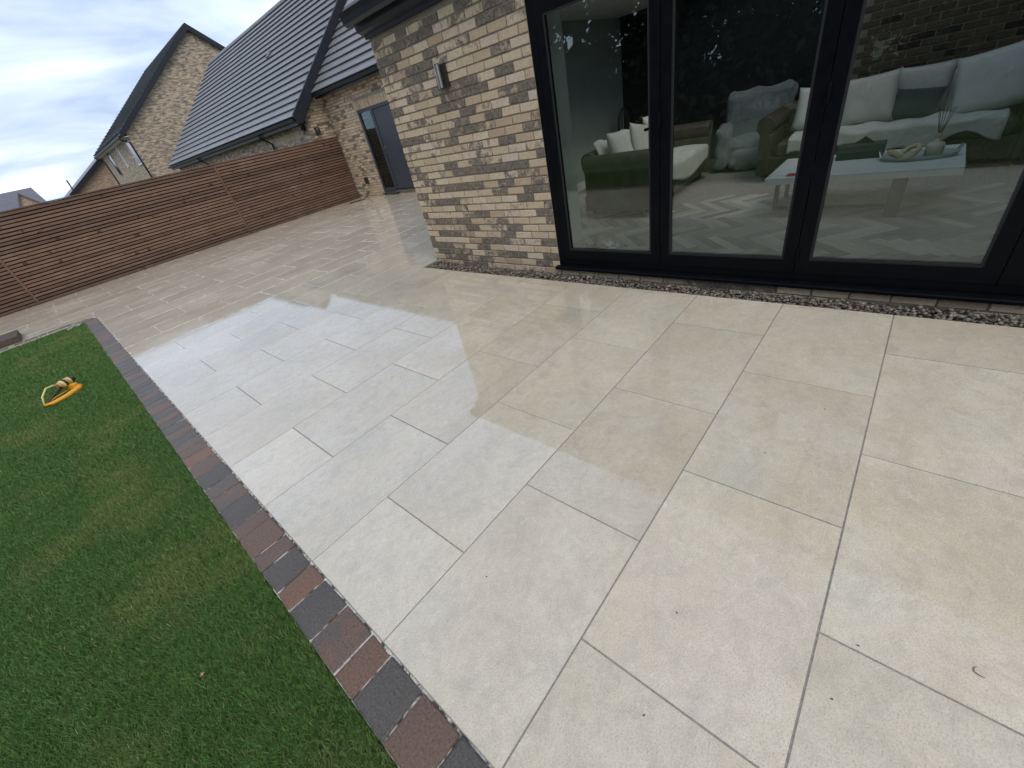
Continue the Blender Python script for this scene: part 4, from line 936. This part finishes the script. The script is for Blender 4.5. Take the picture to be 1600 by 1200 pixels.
def sofa(loc, rz, W, D, label):
    """local frame: width along x, front towards -y"""
    t = tag(empty('chesterfield_sofa', loc, rz), label, 'sofa')
    ah, aw = 0.78, 0.22
    MB().box(-W / 2 + 0.03, W / 2 - 0.03, -D / 2 + 0.04, D / 2 - 0.03, 0.10, 0.30).build('base', M_leather, t, 0.015)
    for sx_ in (-1, 1):
        cx = sx_ * (W / 2 - aw / 2)
        prof = [(-0.075, 0.10), (0.075, 0.10), (0.075, 0.56)] + [(0.02 + 0.105 * math.cos(a), 0.66 + 0.105 * math.sin(a)) for a in [R_(v) for v in (-50, -20, 10, 40, 70, 100, 130, 160, 190, 220, 240)]] + [(-0.075, 0.56)]
        prof = [(cx + sx_ * px, pz) for px, pz in prof]
        m_ = MB().prism(prof, 1, -D / 2, D / 2 - 0.05).mesh('arm', 0.012, 2, True); arm = new_obj('arm', m_, M_leather, t)
        for sy_ in (-1, 1): o = MB().lathe([(0.022, 0.0), (0.035, 0.05), (0.03, 0.10)], (sx_ * (W / 2 - 0.12), sy_ * (D / 2 - 0.12), 0), 12).build('foot', M_dark_plastic, t)
        bt = MB()
        for a in range(5):
            for b in range(2): bt.lathe([(0.001, -0.006), (0.011, -0.003), (0.011, 0.003), (0.001, 0.006)], (cx - sx_ * 0.08, -D / 2 + 0.18 + a * 0.15, 0.42 + b * 0.14), 8)
        bt.build('button', M_leather, arm)
    prof = [(D / 2 - 0.26, 0.28), (D / 2 - 0.20, 0.60)] + [(D / 2 - 0.09 + 0.11 * math.cos(a), 0.70 + 0.10 * math.sin(a)) for a in [R_(v) for v in (200, 170, 140, 110, 80, 50, 20, -10, -40)]] + [(D / 2 - 0.04, 0.55), (D / 2 - 0.03, 0.10)]
    back = new_obj('backrest', MB().prism(prof, 0, -W / 2 + 0.08, W / 2 - 0.08).mesh('backrest', 0.008, 2, True), M_leather, t)
    n = 3 if W > 2.2 else 2; cw = (W - 2 * aw) / n
    for i in range(n):
        x = -W / 2 + aw + cw * (i + 0.5); new_obj('seat_cushion', MB().box(x - cw / 2 + 0.006, x + cw / 2 - 0.006, -D / 2 + 0.02, D / 2 - 0.24, 0.30, 0.45).mesh('seat_cushion', 0.04, 3, True), M_leather, t)
    return t

# long sofa facing the glass
s2 = sofa((6.94, -6.16, FZ), -math.pi / 2, 2.45, 0.95, 'long brown leather sofa facing the glass behind the coffee table')
s1 = sofa((6.05, -3.72, FZ), 0.0, 2.1, 0.95, 'brown leather sofa end-on behind the left glass door')
def throw2(u, v):      # u across the seat front-to-back, v along the sofa
    y_ = -5.30 - 1.78 * v; hem = 0.05 * math.sin(v * 9) + 0.04 * math.sin(v * 23 + 1) + (0.10 * max(0, 1 - abs(v - 0.42) / 0.09)) 
    s_ = u
    wr = 0.010 * math.sin(v * 40 + u * 7) + 0.012 * math.sin(v * 17 - u * 9)
    if s_ < 0.30: t = s_ / 0.30; return (6.43 + 0.01 * math.sin(v * 30), y_, FZ + 0.30 + hem * (1 - t) + (0.19 - hem * 0) * t * 1.0 + 0.0)
    if s_ < 0.72: t = (s_ - 0.30) / 0.42; return (6.44 + 0.56 * t, y_, FZ + 0.49 + 0.02 * math.sin(t * 3) + wr)
    t = (s_ - 0.72) / 0.28; return (7.03 + 0.16 * t, y_, FZ + 0.50 + 0.38 * t + wr)
tag(grid_sheet('throw_blanket', throw2, 30, 70, M_throw), 'white throw blanket spread over the seat of the long sofa', 'throw')
for (lb, x, y_, z, sz, rx, ry, rz, mt) in [
    ('white cushion at the left arm of the long sofa', 6.86, -5.47, 0.80, (0.46, 0.46, 0.16), -0.25, 0.1, -1.35, M_pillow),
    ('large cushion with faint print on the long sofa', 6.82, -5.95, 0.81, (0.50, 0.50, 0.17), -0.28, -0.06, -1.5, M_pillow_print),
    ('pale cushion behind the dark cushion on the long sofa', 7.02, -6.38, 0.82, (0.48, 0.46, 0.14), -0.2, 0.0, -1.57, M_pillow_print),
    ('charcoal cushion in the middle of the long sofa', 6.84, -6.37, 0.71, (0.42, 0.30, 0.14), -0.35, 0.1, -1.6, M_pillow_dark),
    ('big white cushion at the right end of the long sofa', 6.80, -6.90, 0.83, (0.56, 0.56, 0.19), -0.28, -0.18, -1.75, M_pillow)]:
    o = pillow('cushion', sz, mt); o.location = (x, y_, z); o.rotation_euler = (rx, ry, rz); tag(o, lb, 'cushion', 'cushions on the sofas')
# throw and cushions on the end-on sofa
def throw1(u, v):
    x = 5.14 + 1.72 * v; wr = 0.010 * math.sin(v * 33 + u * 5) + 0.012 * math.sin(v * 13 - u * 11); hem = 0.06 * math.sin(v * 7 + 0.5)
    if u < 0.25: t = u / 0.25; return (x, -4.225, FZ + 0.26 + hem * (1 - t) + 0.22 * t)
    if u < 0.6: t = (u - 0.25) / 0.35; return (x, -4.21 + 0.56 * t, FZ + 0.485 + wr)
    t = (u - 0.6) / 0.4; return (x, -3.62 + 0.22 * t, FZ + 0.49 + 0.40 * t + wr)
tag(grid_sheet('throw_blanket', throw1, 28, 50, M_throw), 'white throw blanket draped over the end-on sofa at left', 'throw')
for (lb, x, y_, z, sz, rx, ry, rz, mt) in [
    ('white cushion nearest the glass on the end-on sofa', 5.46, -3.62, 0.80, (0.54, 0.50, 0.17), -0.35, 0.05, 0.1, M_pillow),
    ('grey knitted cushion on the end-on sofa', 5.92, -3.68, 0.82, (0.48, 0.46, 0.16), -0.35, 0.2, 0.0, M_pillow_print),
    ('white cushion farthest from the glass on the end-on sofa', 6.45, -3.66, 0.84, (0.52, 0.52, 0.17), -0.3, -0.05, -0.1, M_pillow)]:
    o = pillow('cushion', sz, mt); o.location = (x, y_, z); o.rotation_euler = (rx, ry, rz); tag(o, lb, 'cushion', 'cushions on the sofas')
# quilted armchair
qa = tag(empty('quilted_armchair', (7.75, -4.62, FZ), -1.35), 'blue-grey quilted armchair in the dim corner between the sofas', 'armchair')
def puffy(x0, x1, y0, y1, z0, z1, name):
    me = MB().box(x0, x1, y0, y1, z0, z1).mesh(name, min(x1 - x0, y1 - y0, z1 - z0) * 0.42, 4, True)
    bm = bmesh.new(); bm.from_mesh(me); bmesh.ops.subdivide_edges(bm, edges=list(bm.edges), cuts=4, use_grid_fill=True); bm.normal_update()
    for v in bm.verts: c_ = v.co; v.co = c_ + v.normal * (0.018 * math.sin(c_.x * 17 + c_.z * 9) * math.cos(c_.z * 15 - c_.y * 8) + 0.010 * math.sin(c_.x * 37 - c_.z * 29 + c_.y * 21))
    bm.to_mesh(me); bm.free(); me.polygons.foreach_set('use_smooth', [True] * len(me.polygons)); return new_obj(name, me, M_quilt, qa)
puffy(-0.42, 0.42, -0.40, 0.35, 0.05, 0.42, 'seat'); b_ = puffy(-0.44, 0.44, 0.12, 0.40, 0.20, 0.98, 'backrest'); puffy(-0.52, -0.34, -0.42, 0.30, 0.05, 0.60, 'arm'); puffy(0.34, 0.52, -0.42, 0.30, 0.05, 0.60, 'arm'); puffy(-0.32, 0.30, -0.50, -0.20, 0.02, 0.30, 'front_roll')
# oval-backed chair behind the end-on sofa
oc = tag(empty('oval_back_chair', (7.9, -2.38, FZ)), 'dark chair with oval looped back behind the end-on sofa', 'chair')
ov = MB(); ov.tube([(0.0 + 0.19 * math.cos(a), 0, 0.80 + 0.26 * math.sin(a)) for a in np.linspace(0, 2 * math.pi, 25)], 0.018, 8)
for k in (-0.09, -0.03, 0.03, 0.09): ov.tube([(k, 0, 0.56), (k * 1.5, 0.01, 0.80), (k, 0, 1.04)], 0.010, 6)
ov.build('backrest', M_wicker, oc)
MB().box(-0.22, 0.22, -0.42, 0.02, 0.43, 0.47).build('seat', M_wicker, oc, 0.012)
for sx_ in (-0.19, 0.19):
    for sy_ in (-0.38, -0.01): MB().tube([(sx_, sy_, 0.0), (sx_, sy_, 0.43)], [0.014, 0.02], 8).build('leg', M_wicker, oc)
# coffee table
tb = tag(empty('coffee_table', (5.4, -6.13, FZ)), 'low coffee table with thick white top and grey metal legs', 'table')
MB().box(-0.45, 0.45, -0.70, 0.70, 0.325, 0.385).build('table_top', M_table, tb, 0.006)
Mleg = plain('grey_table_metal', (0.16, 0.17, 0.17), 0.4, 0.6)
for (x, y0, y1) in ((-0.41, -0.38, -0.28), (0.38, -0.38, -0.28), (-0.12, 0.62, 0.66), (0.38, 0.62, 0.66)): MB().box(x - 0.02, x + 0.02, y0, y1, 0.0, 0.325).build('leg', Mleg, tb, 0.003, 1)
MB().box(-0.13, -0.11, -0.28, 0.62, 0.0, 0.03).build('stretcher', Mleg, tb)
TZ = FZ + 0.386
tg = tag(empty('oval_tray', (5.42, -6.52, TZ)), 'oval glass tray with looped handles on the coffee table', 'tray')
tr_ = MB(); n = 28
o = MB().lathe([(0.001, 0.004), (0.24, 0.004), (0.26, 0.03), (0.27, 0.03), (0.25, 0.0), (0.001, 0.0)], (0, 0, 0), n).build('dish', M_tray, tg, smooth=True); o.scale = (0.6, 1, 1)
for sy_ in (-1, 1): MB().tube([(-0.07, sy_ * 0.25, 0.03), (-0.04, sy_ * 0.27, 0.075), (0.04, sy_ * 0.27, 0.075), (0.07, sy_ * 0.25, 0.03)], 0.006, 8).build('handle', M_steel, tg)
df = tag(empty('reed_diffuser', (5.40, -6.62, TZ + 0.005)), 'cream reed diffuser bottle on the tray', 'diffuser')
MB().lathe([(0.045, 0), (0.062, 0.01), (0.062, 0.085), (0.05, 0.105), (0.02, 0.112), (0.02, 0.14), (0.001, 0.141)], (0, 0, 0), 20).build('bottle', M_ceramic, df, smooth=True)
MB().lathe([(0.018, 0.14), (0.022, 0.15), (0.022, 0.17), (0.018, 0.175)], (0, 0, 0), 16).build('collar', M_wood_link, df)
for k in range(7):
    a = k * 0.9; MB().tube([(0.006 * math.cos(a), 0.006 * math.sin(a), 0.16), (0.05 * math.cos(a), 0.055 * math.sin(a), 0.36)], 0.0022, 5).build('reed', M_twig, df)
kn = tag(empty('wooden_link_ornament', (5.33, -6.42, TZ + 0.035)), 'pale carved wooden link ornament on the tray', 'ornament')
for k, (px, py, rx, rz) in enumerate(((0, 0.03, 0.5, 0.2), (0.0, -0.04, -0.5, 1.0))):
    o = MB().tube([(0.06 * math.cos(a), 0.075 * math.sin(a), 0) for a in np.linspace(0, 2 * math.pi, 21)], 0.02, 10, False).build('link', M_wood_link, kn, smooth=True); o.location = (px, py, 0.01 + 0.02 * k); o.rotation_euler = (rx, 0.2, rz)
bx = tag(empty('dark_box', (5.62, -6.08, TZ)), 'dark green box with raised flap on the coffee table', 'box')
MB().box(-0.09, 0.09, -0.19, 0.17, 0.0, 0.12).build('box_body', M_box, bx, 0.003, 1); MB().prism([(-0.10, 0.121), (0.06, 0.121), (-0.02, 0.18)], 0, 0.02, 0.028).build('flap', M_box, bx)
pp = tag(MB().box(5.06, 5.34, -5.72, -5.50, TZ + 0.0005, TZ + 0.003).build('paper_sheet', M_paper), 'white paper on the left end of the coffee table', 'paper'); pp.rotation_euler = (0, 0, 0)
tag(MB().box(5.00, 5.10, -5.80, -5.60, TZ + 0.0036, TZ + 0.007).build('red_leaflet', M_red), 'small red leaflet on the coffee table edge', 'leaflet')

# ------------------------------------------------------------------ sprinkler
A_ = gpix(74, 634); B_ = gpix(120, 606); ax = (B_ - A_); lnS = 0.40; mid_ = (A_ + B_) / 2
sp = tag(empty('lawn_sprinkler', (mid_.x, mid_.y, -0.012), math.atan2(ax.y, ax.x)), 'yellow oscillating sprinkler with curved spray tube on the lawn', 'sprinkler')
h = max(0.17, ax.length / 2)
base = MB().tube([(-h, 0.0, 0.025), (-h * 0.75, -0.05, 0.018), (-h * 0.1, -0.085, 0.018), (h * 0.75, -0.075, 0.020), (h, -0.05, 0.024)], [0.013, 0.019, 0.024, 0.027, 0.028], 10)
base.build('base_runner', M_yellow, sp, smooth=True)
MB().tube([(-h, 0.0, 0.025), (-h * 0.7, 0.05, 0.016), (0, 0.075, 0.016), (h * 0.8, 0.065, 0.018), (h, 0.02, 0.024), (h, -0.05, 0.024)], 0.008, 10).build('base_runner', M_yellow, sp, smooth=True)
MB().tube([(-h, 0, 0.03), (-h * 0.72, 0.02, 0.10), (-h * 0.2, 0.045, 0.145), (h * 0.22, 0.05, 0.135), (h * 0.40, 0.05, 0.115)], 0.0085, 10).build('spray_tube', M_pale_yellow, sp, smooth=True)
MB().tube([(-h, 0, 0.028), (-h * 0.3, 0.01, 0.055), (h * 0.4, 0.03, 0.085)], [0.007, 0.010, 0.018], 10).build('water_pipe', M_dark_plastic, sp, smooth=True)
x = h * 0.40
for k in range(6):
    mt = (M_brown_plastic, M_pale_yellow, M_dark_plastic)[k % 3]
    MB().tube([(x + 0.024 * k, 0.05, 0.10), (x + 0.024 * k + 0.022, 0.05, 0.10)], [0.034 + 0.012 * math.sin(math.pi * (k + 0.2) / 6), 0.034 + 0.012 * math.sin(math.pi * (k + 1) / 6)], 16).build('motor_ring', mt, sp)
MB().tube([(x + 0.145, 0.05, 0.10), (x + 0.17, 0.05, 0.10)], [0.028, 0.02], 14).build('hose_coupling', M_dark_plastic, sp)
MB().box(h - 0.05, h + 0.0, -0.05, 0.06, 0.012, 0.075).build('motor_bracket', M_yellow, sp, 0.01)

# ------------------------------------------------------------------ trees behind the lawn (seen mirrored in the glass)
def tree(name, x, y, h, rad, seed, label, n=9500):
    rg = np.random.default_rng(seed); t = tag(empty(name, (x, y, -0.25)), label, 'tree', 'trees behind the lawn')
    mb = MB().tube([(0, 0, 0), (0.08, 0.05, h * 0.35), (-0.05, 0.1, h * 0.7), (0, 0, h * 0.95)], [0.17, 0.13, 0.08, 0.02], 10)
    for k in range(9):
        a = rg.uniform(0, 6.28); z = h * rg.uniform(0.15, 0.75); l = rad * rg.uniform(0.6, 0.95)
        mb.tube([(0, 0, z), (l * 0.5 * math.cos(a), l * 0.5 * math.sin(a), z + 0.25), (l * math.cos(a), l * math.sin(a), z + 0.35 + 0.3 * rg.random())], [0.05, 0.03, 0.01], 6)
    mb.build('trunk', M_bark, t, smooth=True)
    nc = 70; cc = []
    while len(cc) < nc:
        p = rg.uniform(-1, 1, 3)
        z = (p[2] + 1) / 2
        if np.hypot(p[0], p[1]) < (1 - 0.45 * z ** 3) : cc.append((p[0] * rad, p[1] * rad, h * (0.04 + 0.96 * z)))
    cc = np.array(cc); own = rg.integers(0, nc, n); P = cc[own] + rg.normal(0, 0.30, (n, 3)) * np.array([1, 1, 0.8])
    nn = rg.normal(size=(n, 3)); nn /= np.linalg.norm(nn, axis=1, keepdims=True); aa = np.cross(nn, rg.normal(size=(n, 3))); aa /= np.linalg.norm(aa, axis=1, keepdims=True); bb = np.cross(nn, aa); s_ = rg.uniform(0.09, 0.17, (n, 1))
    V = np.stack([P - aa * s_, P + bb * s_ * 0.5, P + aa * s_, P - bb * s_ * 0.5], 1).reshape(-1, 3); b = np.arange(n) * 4; F = np.stack([b, b + 1, b + 2, b + 3], 1)
    me = bpy.data.meshes.new('crown'); me.from_pydata(V.tolist(), [], F.tolist()); col = np.array([0.022, 0.036, 0.014]) * rg.uniform(0.6, 1.4, (n, 1)) * (0.75 + 0.5 * rg.random(nc))[own][:, None]
    at = me.color_attributes.new('tint', 'FLOAT_COLOR', 'POINT'); at.data.foreach_set('color', np.repeat(np.concatenate([col, np.ones((n, 1))], 1), 4, 0).astype(np.float32).ravel())
    new_obj('crown', me, M_leaf, t)
names = ['leftmost dark tree mirrored in the glass doors', 'dark leafy tree mirrored in the left glass door', 'dark leafy tree mirrored beside the left mullion', 'tall dark tree mirrored in the middle glass door', 'dark tree mirrored above the long sofa', 'rightmost dark tree mirrored in the glass doors', 'dark tree mirrored at the glass door edge', 'dark leafy tree mirrored at the far right glass', 'dark tree behind the camera at the lawn end', 'second dark tree behind the camera at the lawn end']
for i, yy in enumerate((8.5, 5.6, 3.0, 0.4, -2.2, -4.8, -7.4, -10.0, -12.8)):
    tree('garden_tree', -8.3 - 0.9 * (i % 2), yy, 5.6 + 0.9 * ((i * 7) % 3), 1.9, 100 + i, names[i])
